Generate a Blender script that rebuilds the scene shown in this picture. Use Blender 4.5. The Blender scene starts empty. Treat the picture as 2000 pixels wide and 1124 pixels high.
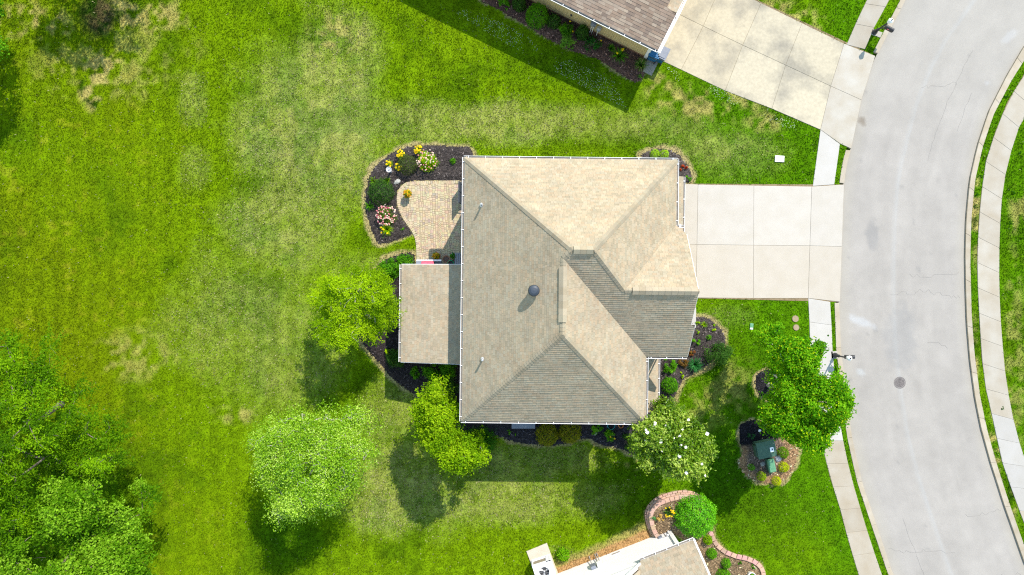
import bpy, bmesh, math, random
import numpy as np
from mathutils import Vector, Matrix
from mathutils.geometry import tessellate_polygon

random.seed(7)
RNG = np.random.default_rng(7)
S = bpy.context.scene
COL = S.collection

# ------------------------------------------------------------------ camera, sky, sun, exposure
CAM_H, FPX = 43.75, 1400.0
cam = bpy.data.objects.new("camera", bpy.data.cameras.new("camera"))
COL.objects.link(cam)
cam.location = (0, 0, CAM_H)
cam.data.sensor_width = 36.0
cam.data.lens = 36.0 * FPX / 2000.0
cam.data.clip_end = 3000
S.camera = cam

SUN_DIR = Vector((0.47, 0.883, 0)).normalized()
SUN_EL = math.radians(48.4)
W = bpy.data.worlds.new("World")
S.world = W
W.use_nodes = True
wn = W.node_tree
bg = wn.nodes["Background"]
sky = wn.nodes.new("ShaderNodeTexSky")
sky.sky_type = 'NISHITA'
sky.sun_disc = False
sky.sun_elevation = SUN_EL
sky.sun_rotation = math.atan2(SUN_DIR.x, SUN_DIR.y)
wn.links.new(sky.outputs[0], bg.inputs[0])
bg.inputs[1].default_value = 0.132
sky.air_density = 2.0
sky.dust_density = 0.0
sky.ozone_density = 1.0
sun = bpy.data.objects.new("sun", bpy.data.lights.new("sun", 'SUN'))
COL.objects.link(sun)
sun.data.energy = 3.4
sun.data.angle = math.radians(0.5)
sun.data.color = (1.0, 0.91, 0.82)
sd = Vector((SUN_DIR.x * math.cos(SUN_EL), SUN_DIR.y * math.cos(SUN_EL), math.sin(SUN_EL)))
sun.rotation_euler = sd.to_track_quat('Z', 'Y').to_euler()
S.view_settings.view_transform = 'Standard'
S.view_settings.look = 'None'
S.view_settings.gamma = 1
S.view_settings.use_curve_mapping = False
S.view_settings.exposure = 1.17
S.cycles.use_denoising = False
S.cycles.filter_width = 1.15

# ------------------------------------------------------------------ helpers
def k_at(H): return (CAM_H - H) / FPX
def P(px, py, H=0.0):
    k = k_at(H)
    return Vector(((px - 1000) * k, (562 - py) * k, H))
def P2(pts, H=0.0): return [tuple(P(x, y, H))[:2] for x, y in pts]
LUM = 2.4
def lin(c):
    c = c / 255.0
    return c / 12.92 if c <= 0.04045 else ((c + 0.055) / 1.055) ** 2.4
def A(r, g, b, L=LUM): return (lin(r) / L, lin(g) / L, lin(b) / L)

WL = {}
def tag(o, label=None, cat=None, group=None, kind=None):
    if label: o['label'] = label
    if cat: o['category'] = cat
    if group: o['group'] = group
    if kind: o['kind'] = kind
    return o
def empty(name, loc, label, cat, group=None):
    o = bpy.data.objects.new(name, None)
    COL.objects.link(o)
    o.location = loc
    o.empty_display_size = 0.3
    WL[o.name] = Vector(loc)
    return tag(o, label, cat, group)
def link_mesh(name, me, parent=None, origin=None, kind=None):
    o = bpy.data.objects.new(name, me)
    COL.objects.link(o)
    base = WL[parent.name] if parent else Vector((0, 0, 0))
    if parent: o.parent = parent
    origin = Vector(origin) if origin is not None else base
    o.location = origin - base
    WL[o.name] = origin
    if kind: o['kind'] = kind
    return o
def np_mesh(name, V, F, mat, col=None, origin=(0, 0, 0), smooth=False, matidx=None):
    V = np.asarray(V, dtype=np.float32) - np.asarray(origin, dtype=np.float32)
    me = bpy.data.meshes.new(name)
    me.vertices.add(len(V))
    me.vertices.foreach_set("co", V.ravel())
    if isinstance(F, np.ndarray):
        n, k = F.shape
        flat = F.ravel().astype(np.int32)
        starts = np.arange(0, n * k, k, dtype=np.int32)
    else:
        flat = np.array([i for f in F for i in f], dtype=np.int32)
        lens = np.array([len(f) for f in F], dtype=np.int32)
        n = len(F)
        starts = np.concatenate([[0], np.cumsum(lens)[:-1]]).astype(np.int32)
    me.loops.add(len(flat))
    me.loops.foreach_set("vertex_index", flat)
    me.polygons.add(n)
    me.polygons.foreach_set("loop_start", starts)
    for m in (mat if isinstance(mat, (list, tuple)) else [mat]): me.materials.append(m)
    if matidx is not None: me.polygons.foreach_set("material_index", np.asarray(matidx, dtype=np.int32))
    me.polygons.foreach_set("use_smooth", np.full(n, bool(smooth)))
    if col is not None:
        c = np.asarray(col, dtype=np.float32)
        if c.shape[1] == 3: c = np.hstack([c, np.ones((len(c), 1), dtype=np.float32)])
        a = me.attributes.new("Col", 'FLOAT_COLOR', 'POINT')
        a.data.foreach_set("color", c.ravel())
    me.update(calc_edges=True)
    return me
def obj(name, V, F, mat, parent=None, origin=None, kind=None, col=None, smooth=False, matidx=None):
    if origin is None: origin = WL[parent.name] if parent else Vector((0, 0, 0))
    me = np_mesh(name, V, F, mat, col, tuple(origin), smooth, matidx)
    return link_mesh(name, me, parent, origin, kind)

class MB:
    """collects simple solids in world space"""
    def __init__(s): s.V, s.F, s.M = [], [], []
    def add(s, V, F, m=0):
        b = len(s.V)
        s.V += [tuple(v) for v in V]
        s.F += [tuple(i + b for i in f) for f in F]
        s.M += [m] * len(F)
        return s
    def prism(s, poly, z0, z1, m=0, taper=0.0):
        n = len(poly)
        ar = sum(poly[i][0] * poly[(i + 1) % n][1] - poly[(i + 1) % n][0] * poly[i][1] for i in range(n))
        if ar < 0: poly = poly[::-1]
        cx = sum(p[0] for p in poly) / n; cy = sum(p[1] for p in poly) / n
        b = [(p[0], p[1], z0) for p in poly]
        t = [(cx + (p[0] - cx) * (1 - taper), cy + (p[1] - cy) * (1 - taper), z1) for p in poly]
        F = [tuple(range(n, 2 * n)), tuple(range(n - 1, -1, -1))]
        F += [(i, (i + 1) % n, n + (i + 1) % n, n + i) for i in range(n)]
        return s.add(b + t, F, m)
    def box(s, c, d, rz=0.0, m=0, rot=None):
        R = rot if rot else Matrix.Rotation(rz, 3, 'Z')
        c = Vector(c)
        V = [c + R @ Vector((sx * d[0] / 2, sy * d[1] / 2, sz * d[2] / 2)) for sz in (-1, 1) for sx, sy in ((-1, -1), (1, -1), (1, 1), (-1, 1))]
        return s.add(V, [(3, 2, 1, 0), (4, 5, 6, 7), (0, 1, 5, 4), (1, 2, 6, 5), (2, 3, 7, 6), (3, 0, 4, 7)], m)
    def tube(s, pts, radii, n=8, m=0, cap=True):
        pts = [Vector(p) for p in pts]
        V = []
        for i, p in enumerate(pts):
            d = (pts[min(i + 1, len(pts) - 1)] - pts[max(i - 1, 0)])
            if d.length < 1e-6: d = Vector((0, 0, 1))
            d.normalize()
            a = d.orthogonal().normalized() if abs(d.z) < .95 else (Vector((1, 0, 0)) - d * d.x).normalized()
            b = d.cross(a)
            r = radii[i] if isinstance(radii, (list, tuple)) else radii
            V += [p + (a * math.cos(2 * math.pi * j / n) + b * math.sin(2 * math.pi * j / n)) * r for j in range(n)]
        F = []
        for i in range(len(pts) - 1):
            for j in range(n):
                j2 = (j + 1) % n
                F.append((i * n + j, i * n + j2, (i + 1) * n + j2, (i + 1) * n + j))
        if cap:
            F.append(tuple(range(n - 1, -1, -1)))
            F.append(tuple((len(pts) - 1) * n + j for j in range(n)))
        return s.add(V, F, m)
    def lathe(s, c, prof, n=16, m=0):
        """prof: list of (r, z) from bottom to top"""
        V = []; F = []
        for r, z in prof:
            V += [(c[0] + r * math.cos(2 * math.pi * j / n), c[1] + r * math.sin(2 * math.pi * j / n), c[2] + z) for j in range(n)]
        for i in range(len(prof) - 1):
            for j in range(n):
                j2 = (j + 1) % n
                F.append((i * n + j, i * n + j2, (i + 1) * n + j2, (i + 1) * n + j))
        F.append(tuple(range(n - 1, -1, -1)))
        F.append(tuple((len(prof) - 1) * n + j for j in range(n)))
        return s.add(V, F, m)
    def build(s, name, mat, parent=None, origin=None, kind=None, smooth=False, bevel=0):
        o = obj(name, s.V, s.F, mat, parent, origin, kind, None, smooth, s.M)
        if bevel:
            b = o.modifiers.new("bevel", 'BEVEL'); b.width = bevel; b.segments = 2; b.limit_method = 'ANGLE'
        return o

# ---- materials
def new_mat(name):
    m = bpy.data.materials.new(name)
    m.use_nodes = True
    nt = m.node_tree
    return m, nt, nt.nodes["Principled BSDF"]
def pm(name, c1, c2=None, scale=3.0, rough=0.8, bump=0.0, bscale=40.0, metal=0.0, attr=False, spec=0.3, detail=6, speck=0.0, sscale=60.0, lo=.3, hi=.7):
    m, nt, b = new_mat(name)
    N, L = nt.nodes, nt.links
    tc = N.new("ShaderNodeTexCoord")
    geo = N.new("ShaderNodeNewGeometry")
    b.inputs["Roughness"].default_value = rough
    b.inputs["Metallic"].default_value = metal
    b.inputs["Specular IOR Level"].default_value = spec
    nz = N.new("ShaderNodeTexNoise"); nz.inputs["Scale"].default_value = scale; nz.inputs["Detail"].default_value = detail
    L.new(geo.outputs["Position"], nz.inputs["Vector"])
    ramp = N.new("ShaderNodeMapRange"); ramp.inputs[1].default_value = lo; ramp.inputs[2].default_value = hi
    L.new(nz.outputs[0], ramp.inputs[0])
    mix = N.new("ShaderNodeMix"); mix.data_type = 'RGBA'
    L.new(ramp.outputs[0], mix.inputs[0])
    mix.inputs[6].default_value = (*c1, 1); mix.inputs[7].default_value = (*(c2 or c1), 1)
    out = mix.outputs[2]
    if attr:
        at = N.new("ShaderNodeAttribute"); at.attribute_name = "Col"
        mm = N.new("ShaderNodeMix"); mm.data_type = 'RGBA'; mm.blend_type = 'MULTIPLY'; mm.inputs[0].default_value = 1
        L.new(at.outputs["Color"], mm.inputs[6]); L.new(out, mm.inputs[7])
        out = mm.outputs[2]
    if speck:
        n2 = N.new("ShaderNodeTexNoise"); n2.inputs["Scale"].default_value = sscale; n2.inputs["Detail"].default_value = 3
        L.new(geo.outputs["Position"], n2.inputs["Vector"])
        mr = N.new("ShaderNodeMapRange"); mr.inputs[1].default_value = .25; mr.inputs[2].default_value = .75
        mr.inputs[3].default_value = 1 - speck; mr.inputs[4].default_value = 1 + speck
        L.new(n2.outputs[0], mr.inputs[0])
        vm = N.new("ShaderNodeVectorMath"); vm.operation = 'SCALE'
        L.new(out, vm.inputs[0]); L.new(mr.outputs[0], vm.inputs["Scale"])
        out = vm.outputs[0]
    L.new(out, b.inputs["Base Color"])
    if bump:
        n3 = N.new("ShaderNodeTexNoise"); n3.inputs["Scale"].default_value = bscale; n3.inputs["Detail"].default_value = 4
        L.new(geo.outputs["Position"], n3.inputs["Vector"])
        bp = N.new("ShaderNodeBump"); bp.inputs["Strength"].default_value = 1.0; bp.inputs["Distance"].default_value = bump
        L.new(n3.outputs[0], bp.inputs["Height"]); L.new(bp.outputs[0], b.inputs["Normal"])
    return m
def leaf_mat(name, trans=0.35, rough=0.5, spec=0.3):
    m, nt, b = new_mat(name)
    N, L = nt.nodes, nt.links
    at = N.new("ShaderNodeAttribute"); at.attribute_name = "Col"
    L.new(at.outputs["Color"], b.inputs["Base Color"])
    b.inputs["Roughness"].default_value = rough
    b.inputs["Specular IOR Level"].default_value = spec
    tr = N.new("ShaderNodeBsdfTranslucent")
    vm = N.new("ShaderNodeVectorMath"); vm.operation = 'MULTIPLY'; vm.inputs[1].default_value = (1.35, 1.25, .5)
    L.new(at.outputs["Color"], vm.inputs[0]); L.new(vm.outputs[0], tr.inputs[0])
    mx = N.new("ShaderNodeMixShader"); mx.inputs[0].default_value = trans
    L.new(b.outputs[0], mx.inputs[1]); L.new(tr.outputs[0], mx.inputs[2])
    L.new(mx.outputs[0], N["Material Output"].inputs[0])
    return m

M_LAWN = pm("lawn_turf", (.86, .86, .86), (1.14, 1.12, 1.05), 7, .95, .03, 26, attr=True, spec=.0, speck=.3, sscale=11)
M_GRASS = leaf_mat("grass_blades", .25, .9, .03)
M_LEAF = leaf_mat("leaf", .38, .7, .08)
M_LEAF_G = leaf_mat("leaf_glossy", .3, .38, .22)
M_FLOWER = leaf_mat("petal", .2, .6, .2)
M_BARK = pm("bark", (.12, .095, .07), (.2, .17, .14), 8, .9, .01, 30)
M_BARK_L = pm("bark_pale", (.32, .28, .23), (.45, .41, .36), 8, .9, .01, 30)
M_MULCH = pm("mulch", (.75, .75, .75), (1.3, 1.25, 1.2), 9, .95, .03, 30, attr=True, spec=.1, speck=.4, sscale=24)
M_CHIP = pm("mulch_chip", (.8, .8, .8), (1.2, 1.2, 1.2), 20, .9, attr=True, spec=.1)
M_SHING = pm("asphalt_shingle", (.9, .9, .9), (1.1, 1.1, 1.08), 1.2, .95, attr=True, spec=.1, speck=.12, sscale=40)
M_WHITE = pm("white_aluminium", (.74, .74, .72), (.8, .8, .78), 4, .45, spec=.4)
M_TAN = pm("tan_siding", A(190, 170, 120, 1.05), A(200, 180, 130, 1.05), 2, .7)
M_IVORY = pm("white_siding", (.62, .61, .58), (.68, .67, .64), 2, .6)
M_CONC_W = pm("fresh_concrete", A(244, 238, 226), A(252, 247, 238), 1.2, .9, .004, 30, attr=True, spec=.15, speck=.05)
M_CONC = pm("weathered_concrete", A(230, 218, 196), A(246, 240, 226), 1.0, .9, .004, 30, attr=True, spec=.15, speck=.06)
M_ROAD = pm("pale_asphalt", (.93, .93, .93), (1.05, 1.05, 1.05), .6, .92, .006, 90, attr=True, spec=.15, speck=.09, sscale=38)
M_KERB = pm("kerb_concrete", A(222, 205, 176), A(240, 228, 206), 1.5, .9, .004, 40, attr=True, spec=.1, speck=.08)
M_DIRT = pm("joint_dirt", A(196, 174, 136), A(160, 136, 100), 5, .95)
M_PAVER = pm("paver", (.92, .92, .92), (1.08, 1.07, 1.05), 4, .9, .004, 50, attr=True, spec=.1, speck=.1)
M_BLACK = pm("black_metal", (.018, .019, .022), (.03, .03, .034), 5, .45, spec=.4)
M_SLATE = pm("slate_plastic", (.028, .038, .052), (.038, .048, .062), 5, .5, spec=.4)
M_GALV = pm("galvanised_steel", (.42, .43, .44), (.5, .5, .5), 8, .4, metal=.5)
M_GLASSW = pm("frosted_glass", (.75, .77, .8), (.8, .8, .82), 3, .25, spec=.5)
M_TRGREEN = pm("transformer_green", (.035, .085, .055), (.048, .105, .068), 5, .55, speck=.1)
M_TRGREEN2 = pm("faded_green_plastic", (.07, .2, .105), (.1, .25, .14), 5, .6, speck=.12)
M_BLUE = pm("blue_plastic", (.01, .09, .2), (.012, .11, .24), 5, .45)
M_GREYPL = pm("grey_plastic", (.14, .16, .2), (.18, .2, .24), 5, .5)
M_TERRA = pm("terracotta", (.2, .1, .06), (.27, .15, .09), 6, .8)
M_SOIL = pm("potting_soil", (.07, .045, .035), (.13, .09, .075), 20, .95, .01, 60)
M_RED = pm("red_enamel", (.42, .05, .09), (.47, .07, .12), 5, .35, spec=.5)
M_STEEL = pm("brushed_steel", (.55, .57, .6), (.65, .66, .68), 8, .35, metal=.3)
M_HOSE = pm("green_hose", (.0, .28, .12), (.0, .33, .15), 6, .4)
M_ORANGE = pm("orange_cord", (.6, .2, .04), (.65, .25, .06), 6, .5)
M_STONE = pm("field_stone", (.22, .22, .2), (.38, .37, .33), 6, .9, .02, 14)
M_BLUESTONE = pm("blue_grey_stone", (.2, .22, .26), (.3, .32, .36), 6, .9, .02, 14)
M_BLOCK = pm("retaining_block", (.9, .9, .9), (1.1, 1.08, 1.05), 6, .95, .012, 40, attr=True, spec=.1, speck=.15)
M_IRON = pm("cast_iron", (.1, .09, .085), (.17, .15, .14), 14, .8, .01, 60, speck=.2)
M_LID = pm("lid_concrete", A(214, 196, 160), A(200, 176, 138), 9, .9, speck=.15)
M_PANE = pm("window_pane", (.03, .04, .05), (.04, .05, .06), 1, .08, spec=.6)
M_TEAL = pm("teal_wire", (.01, .16, .17), (.02, .2, .2), 6, .4)
M_STICK = pm("white_sticker", (.75, .77, .8), (.78, .8, .8), 6, .6)

# ---- noise in numpy
def vnoise(x, y, s, seed):
    x = np.asarray(x) / s + 1000.0; y = np.asarray(y) / s + 1000.0
    xi = np.floor(x).astype(np.int64); yi = np.floor(y).astype(np.int64)
    fx = x - xi; fy = y - yi
    fx = fx * fx * (3 - 2 * fx); fy = fy * fy * (3 - 2 * fy)
    def h(a, b):
        n = (a * 374761393 + b * 668265263 + seed * 982451653) & 0x7fffffff
        n = ((n ^ (n >> 13)) * 1274126177) & 0x7fffffff
        n = n ^ (n >> 16)
        return (n & 0xffff) / 65535.0
    return (h(xi, yi) * (1 - fx) + h(xi + 1, yi) * fx) * (1 - fy) + (h(xi, yi + 1) * (1 - fx) + h(xi + 1, yi + 1) * fx) * fy
def fbm(x, y, s, seed, o=4):
    t = 0; a = .5; n = 0
    for i in range(o):
        t = t + a * vnoise(x, y, s, seed + i * 17); n += a; a *= .55; s /= 2.1
    return t / n
def sstep(a, b, x):
    t = np.clip((x - a) / (b - a), 0, 1); return t * t * (3 - 2 * t)
def inside(x, y, poly):
    r = np.zeros(np.shape(x), dtype=bool); n = len(poly)
    for i in range(n):
        x1, y1 = poly[i]; x2, y2 = poly[(i + 1) % n]
        if y1 == y2: continue
        c = (y1 > y) != (y2 > y)
        r ^= c & (x < (x2 - x1) * (y - y1) / (y2 - y1) + x1)
    return r
def pdist(x, y, pts, closed=True):
    d = np.full(np.shape(x), 1e9); n = len(pts)
    for i in range(n if closed else n - 1):
        ax, ay = pts[i]; bx, by = pts[(i + 1) % n]
        dx, dy = bx - ax, by - ay; l2 = dx * dx + dy * dy + 1e-12
        t = np.clip(((x - ax) * dx + (y - ay) * dy) / l2, 0, 1)
        d = np.minimum(d, np.hypot(x - ax - t * dx, y - ay - t * dy))
    return d
def smooth_poly(pts, it=2, closed=True):
    for _ in range(it):
        q = []; n = len(pts)
        if not closed: q.append(pts[0])
        for i in range(n if closed else n - 1):
            a, b = pts[i], pts[(i + 1) % n]
            q.append((a[0] * .75 + b[0] * .25, a[1] * .75 + b[1] * .25)); q.append((a[0] * .25 + b[0] * .75, a[1] * .25 + b[1] * .75))
        if not closed: q.append(pts[-1])
        pts = q
    return pts
def resample(pts, n):
    a = np.array(pts, float); d = np.r_[0, np.cumsum(np.hypot(*np.diff(a, axis=0).T))]
    t = np.linspace(0, d[-1], n)
    return np.c_[np.interp(t, d, a[:, 0]), np.interp(t, d, a[:, 1])]
def plen(pts):
    a = np.array(pts, float); return float(np.hypot(*np.diff(a, axis=0).T).sum())

# ------------------------------------------------------------------ plan of the site (traced outlines, ground level)
ROAD_L = [(1880, -260), (1800, -70), (1769, 0), (1746, 44), (1722, 90), (1708, 118), (1683, 196), (1663, 288), (1654, 320), (1648, 362), (1643, 440), (1640, 520), (1639, 590), (1642, 680), (1653, 771), (1663, 851), (1683, 941), (1710, 1021), (1744, 1122), (1800, 1260), (1890, 1440)]
ROAD_R = [(2260, -120), (2090, 10), (2000, 91), (1967, 147), (1931, 218), (1909, 285), (1894, 352), (1887, 427), (1885, 498), (1886, 560), (1888, 625), (1894, 700), (1904, 776), (1916, 836), (1934, 901), (1961, 986), (2000, 1097), (2060, 1240), (2150, 1400)]
KERB_RO = [(2268, -105), (2098, 24), (2010, 103), (1977, 155), (1941, 223), (1919, 288), (1904, 354), (1897, 428), (1895, 498), (1896, 560), (1898, 625), (1904, 699), (1914, 773), (1926, 833), (1944, 898), (1971, 983), (2010, 1093), (2070, 1236), (2160, 1395)]
WALK_RI = [(2275, -80), (2120, 42), (2040, 100), (2000, 145), (1967, 200), (1942, 262), (1925, 316), (1916, 378), (1911, 436), (1908, 498), (1909, 560), (1913, 635), (1917, 700), (1925, 761), (1939, 821), (1956, 901), (1984, 981), (2020, 1075), (2090, 1240), (2180, 1400)]
WALK_RO = [(2320, -20), (2170, 90), (2070, 150), (2000, 222), (1985, 262), (1967, 320), (1957, 378), (1953, 436), (1951, 498), (1951, 560), (1954, 625), (1961, 715), (1974, 801), (1991, 866), (2010, 925), (2040, 1000), (2080, 1085), (2140, 1220), (2230, 1390)]
def offset_line(pts, d):
    a = np.array(pts, float); t = np.gradient(a, axis=0); t /= np.linalg.norm(t, axis=1)[:, None]
    return [tuple(p) for p in a + np.c_[t[:, 1], -t[:, 0]] * d]
KERB_LO = offset_line(ROAD_L, -9.5)
if KERB_LO[10][0] > ROAD_L[10][0]: KERB_LO = offset_line(ROAD_L, 9.5)

BED_PATIO = [(925, 287), (897, 286), (872, 285), (842, 284), (809, 285), (791, 288), (772, 295), (754, 307), (736, 321), (724, 337), (717, 358), (712, 379), (711, 404), (717, 427), (726, 453), (738, 478), (747, 479), (777, 469), (806, 460), (806, 455), (796, 441), (786, 427), (778, 409), (774, 390), (777, 374), (785, 361), (800, 354), (888, 353), (925, 353)]
PATIO = [(806, 455), (812, 471), (813, 490), (814, 515), (814, 530), (925, 530), (925, 353), (888, 353), (800, 354), (785, 361), (777, 374), (774, 390), (778, 409), (786, 427), (796, 441)]
BED_WEST = [(812, 493), (790, 494), (756, 504), (735, 520), (705, 560), (695, 610), (700, 655), (715, 683), (734, 702), (748, 719), (762, 738), (787, 757), (814, 774), (830, 790), (850, 800), (915, 800), (915, 700), (812, 700), (812, 530)]
BED_SOUTH = [(890, 800), (870, 830), (880, 855), (920, 868), (955, 850), (980, 854), (993, 861), (1012, 865), (1045, 870), (1077, 871), (1097, 870), (1110, 867), (1123, 860), (1142, 857), (1153, 858), (1162, 864), (1175, 870), (1194, 873), (1214, 878), (1240, 890), (1262, 884), (1290, 868), (1310, 835), (1312, 790), (1230, 770), (1230, 790)]
BED_FRONT = [(1335, 618), (1359, 619), (1382, 620), (1403, 634), (1416, 654), (1418, 672), (1405, 695), (1379, 716), (1362, 726), (1337, 739), (1326, 756), (1318, 775), (1312, 800), (1240, 800), (1240, 690), (1320, 680)]
BED_NE = [(1249, 304), (1259, 297), (1275, 292), (1296, 290), (1318, 296), (1331, 307), (1344, 325), (1352, 341), (1353, 359), (1300, 359), (1260, 340)]
RING = [(1500, 720), (1482, 727), (1473, 740), (1474, 755), (1480, 770), (1488, 778), (1500, 782), (1517, 772), (1523, 748), (1516, 727)]
ISLAND = [(1443, 833), (1451, 825), (1472, 819), (1487, 822), (1520, 832), (1545, 850), (1553, 866), (1560, 881), (1558, 894), (1551, 915), (1538, 935), (1515, 949), (1494, 946), (1469, 938), (1451, 926), (1440, 905), (1446, 892), (1450, 883), (1446, 872), (1443, 855)]
BED_NB = [(931, -2), (948, 9), (972, 19), (991, 31), (1013, 43), (1034, 55), (1063, 74), (1092, 89), (1128, 105), (1164, 115), (1188, 130), (1212, 146), (1234, 161), (1248, 163), (1260, 146), (1268, 122), (1240, 95), (1180, 66), (1100, 26), (1020, -16), (930, -60), (880, -40)]
BED_SB = [(1279, 1048), (1268, 1030), (1265, 1008), (1268, 995), (1276, 985), (1288, 976), (1306, 969), (1325, 965), (1350, 966), (1380, 990), (1388, 1040), (1396, 1058), (1416, 1080), (1437, 1088), (1458, 1091), (1476, 1099), (1487, 1112), (1490, 1150), (1400, 1165), (1350, 1060), (1309, 1037)]
BEDS = {'patio': BED_PATIO, 'west': BED_WEST, 'south': BED_SOUTH, 'front': BED_FRONT, 'ne': BED_NE, 'ring': RING, 'island': ISLAND, 'nb': BED_NB, 'sb': BED_SB}

# ------------------------------------------------------------------ lawn (one sheet to the horizon)
PALE, STRAW, LUSH_SHADE, OLIVE, CLAY, EARTH = range(6)
PATCH = [ # px x, px y, rx, ry, strength, kind
    (600, 250, 165, 210, 1.0, PALE), (560, 420, 130, 150, .8, PALE), (650, 130, 110, 130, .8, PALE), (480, 620, 190, 140, .55, PALE),
    (560, 720, 130, 120, .6, PALE), (1000, 240, 330, 50, .85, PALE), (830, 240, 160, 60, .8, PALE), (1250, 250, 190, 45, .65, PALE), (1440, 300, 130, 55, .5, PALE),
    (960, 970, 260, 60, .8, PALE), (1010, 905, 190, 45, .8, PALE), (780, 960, 150, 110, .9, PALE), (780, 800, 110, 90, .6, PALE), (700, 560, 90, 80, .5, PALE),
    (185, 165, 38, 50, 1.2, STRAW), (205, 125, 40, 25, .9, STRAW), (230, 25, 75, 40, .9, STRAW), (60, 40, 90, 40, .55, STRAW), (110, 60, 40, 25, .5, STRAW),
    (310, 30, 70, 60, .5, STRAW), (455, 810, 45, 22, .42, STRAW), (640, 70, 60, 60, .4, STRAW), (260, 700, 80, 60, .3, STRAW), (230, 120, 160, 90, .3, STRAW),
    (375, 190, 35, 60, .55, PALE), (380, 330, 40, 50, .4, PALE), (1360, 200, 130, 45, .5, STRAW), (1440, 190, 90, 60, .4, STRAW), (1500, 235, 60, 30, .4, STRAW), (1290, 170, 40, 40, .5, STRAW), (1560, 40, 60, 35, .5, STRAW), (1520, 15, 50, 20, .5, STRAW),
    (1410, 760, 70, 70, .3, STRAW), (1370, 790, 40, 60, .25, STRAW), (1250, 905, 30, 14, .8, STRAW), (1420, 620, 60, 30, .3, PALE),
    (1385, 290, 150, 45, .7, PALE), (120, 1000, 230, 170, 1.0, LUSH_SHADE), (560, 1050, 110, 90, .9, LUSH_SHADE), (1425, 910, 90, 80, .8, LUSH_SHADE), (1215, 960, 90, 80, .8, LUSH_SHADE), (1470, 740, 60, 80, .5, LUSH_SHADE), (1100, 130, 220, 60, .5, LUSH_SHADE),
    (1905, 400, 10, 120, .8, STRAW), (1903, 690, 10, 90, .7, STRAW), (1945, 850, 14, 120, .7, STRAW), (1975, 960, 14, 60, .7, STRAW), (1090, 1085, 40, 22, .5, PALE), (190, 30, 45, 55, 1.0, EARTH),
    (1480, 1020, 120, 100, .25, OLIVE), (1980, 700, 25, 300, .3, STRAW), (1990, 420, 25, 60, .4, STRAW),
]
S_BASE = P2([(1040, 1150), (1105, 1116), (1180, 1087), (1268, 1047), (1285, 1040)])
BEDW = {k: P2(smooth_poly(v, 2)) for k, v in BEDS.items()}
def lawn_color(x, y, full=False):
    px = x * FPX / CAM_H + 1000; py = 562 - y * FPX / CAM_H
    n1 = fbm(x, y, 9, 1); n2 = fbm(x, y, 3.1, 5); n3 = fbm(x, y, 1.0, 9, 3); n4 = vnoise(x, y, .33, 21); n5 = vnoise(x, y, .17, 37)
    left = sstep(620, 120, px)[..., None]; right = sstep(1150, 1420, px)[..., None]
    c_l = np.array(A(132, 164, 0)); c_m = np.array(A(136, 174, 16)); c_r = np.array(A(100, 156, 0))
    c = c_m + (c_l - c_m) * left + (c_r - c_m) * right
    def mixto(c, col, w): return c + (np.array(col) - c) * np.clip(w, 0, 1)[..., None]
    c = mixto(c, A(132, 172, 14), sstep(.48, .75, n1) * .6)
    c = mixto(c, A(74, 118, 6), sstep(.5, .75, n2) * .55)
    c = mixto(c, A(138, 158, 8), sstep(.45, .75, fbm(x, y, 5, 77)) * left[..., 0] * .5)
    dry = np.zeros(np.shape(x)); straw = np.zeros(np.shape(x)); earth = np.zeros(np.shape(x))
    for cx, cy, rx, ry, s, kind in PATCH:
        d = np.sqrt(((px - cx) / rx) ** 2 + ((py - cy) / ry) ** 2)
        f = s * sstep(1.15, .35, d + (n2 - .5) * .9)
        if kind == PALE: dry = np.maximum(dry, f)
        elif kind == STRAW: straw = np.maximum(straw, f)
        elif kind == EARTH: earth = np.maximum(earth, f)
        elif kind == LUSH_SHADE: c = mixto(c, A(70, 122, 0), f * .8)  # lush grass, with extra tree shade darkened into the turf colour
        elif kind == OLIVE: c = mixto(c, A(110, 140, 20), f)
    c = mixto(c, A(182, 190, 98), dry * (.34 + .66 * n3 + .6 * (n4 - .5)))
    c = mixto(c, A(72, 132, 40), dry * sstep(.52, .62, fbm(x, y, 1.7, 55, 3)) * .35)
    c = mixto(c, A(212, 198, 116), np.clip(straw * 1.6 * sstep(.40, .64, n3 * .6 + n4 * .4), 0, .95))
    c = mixto(c, A(206, 184, 70), sstep(.62, .8, n4 * .5 + n3 * .5) * left[..., 0] * .22)
    c = mixto(c, A(96, 84, 60), np.clip(earth * (.5 + n3) * 1.1, 0, .9))
    c = mixto(c, A(44, 88, 6), sstep(.58, .72, fbm(x, y, .8, 91, 3)) * sstep(.3, .8, straw + earth) * .85)
    # mowing swathes
    ang = np.where(px > 1300, 1.2, 1.57)
    st = np.sin((x * np.sin(ang) + y * np.cos(ang)) * 2 * math.pi / 1.1 + (n1 - .5) * 5)
    c = c * (1 + .07 * st[..., None])
    c = c * (.83 + .36 * n5 + .24 * (n4 - .5))[..., None]
    # scalped straw rims along bed edges
    for key, poly in BEDW.items():
        w = {'nb': .1, 'ring': .14, 'island': .1, 'south': .18}.get(key, .26)
        x0, y0 = np.min(poly, axis=0) - .8; x1, y1 = np.max(poly, axis=0) + .8
        sel = (x > x0) & (x < x1) & (y > y0) & (y < y1)
        if not sel.any(): continue
        d = np.full(np.shape(x), 9.0); d[sel] = pdist(x[sel], y[sel], poly)
        c = mixto(c, A(222, 202, 146), sstep(w, w * .4, d + (n4 - .5) * .2 + (n3 - .5) * .34) * .85)
    d = pdist(x, y, S_BASE, False)
    c = mixto(c, A(224, 180, 122), sstep(.62, .38, d + (n4 - .5) * .2))
    c = mixto(c, A(214, 196, 120), sstep(.95, .6, d + (n3 - .5) * .7) * .7 * (d > .45))
    c = np.clip(c * 1.06, .002, .8)
    return (c, dry * (.3 + n3)) if full else c

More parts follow.
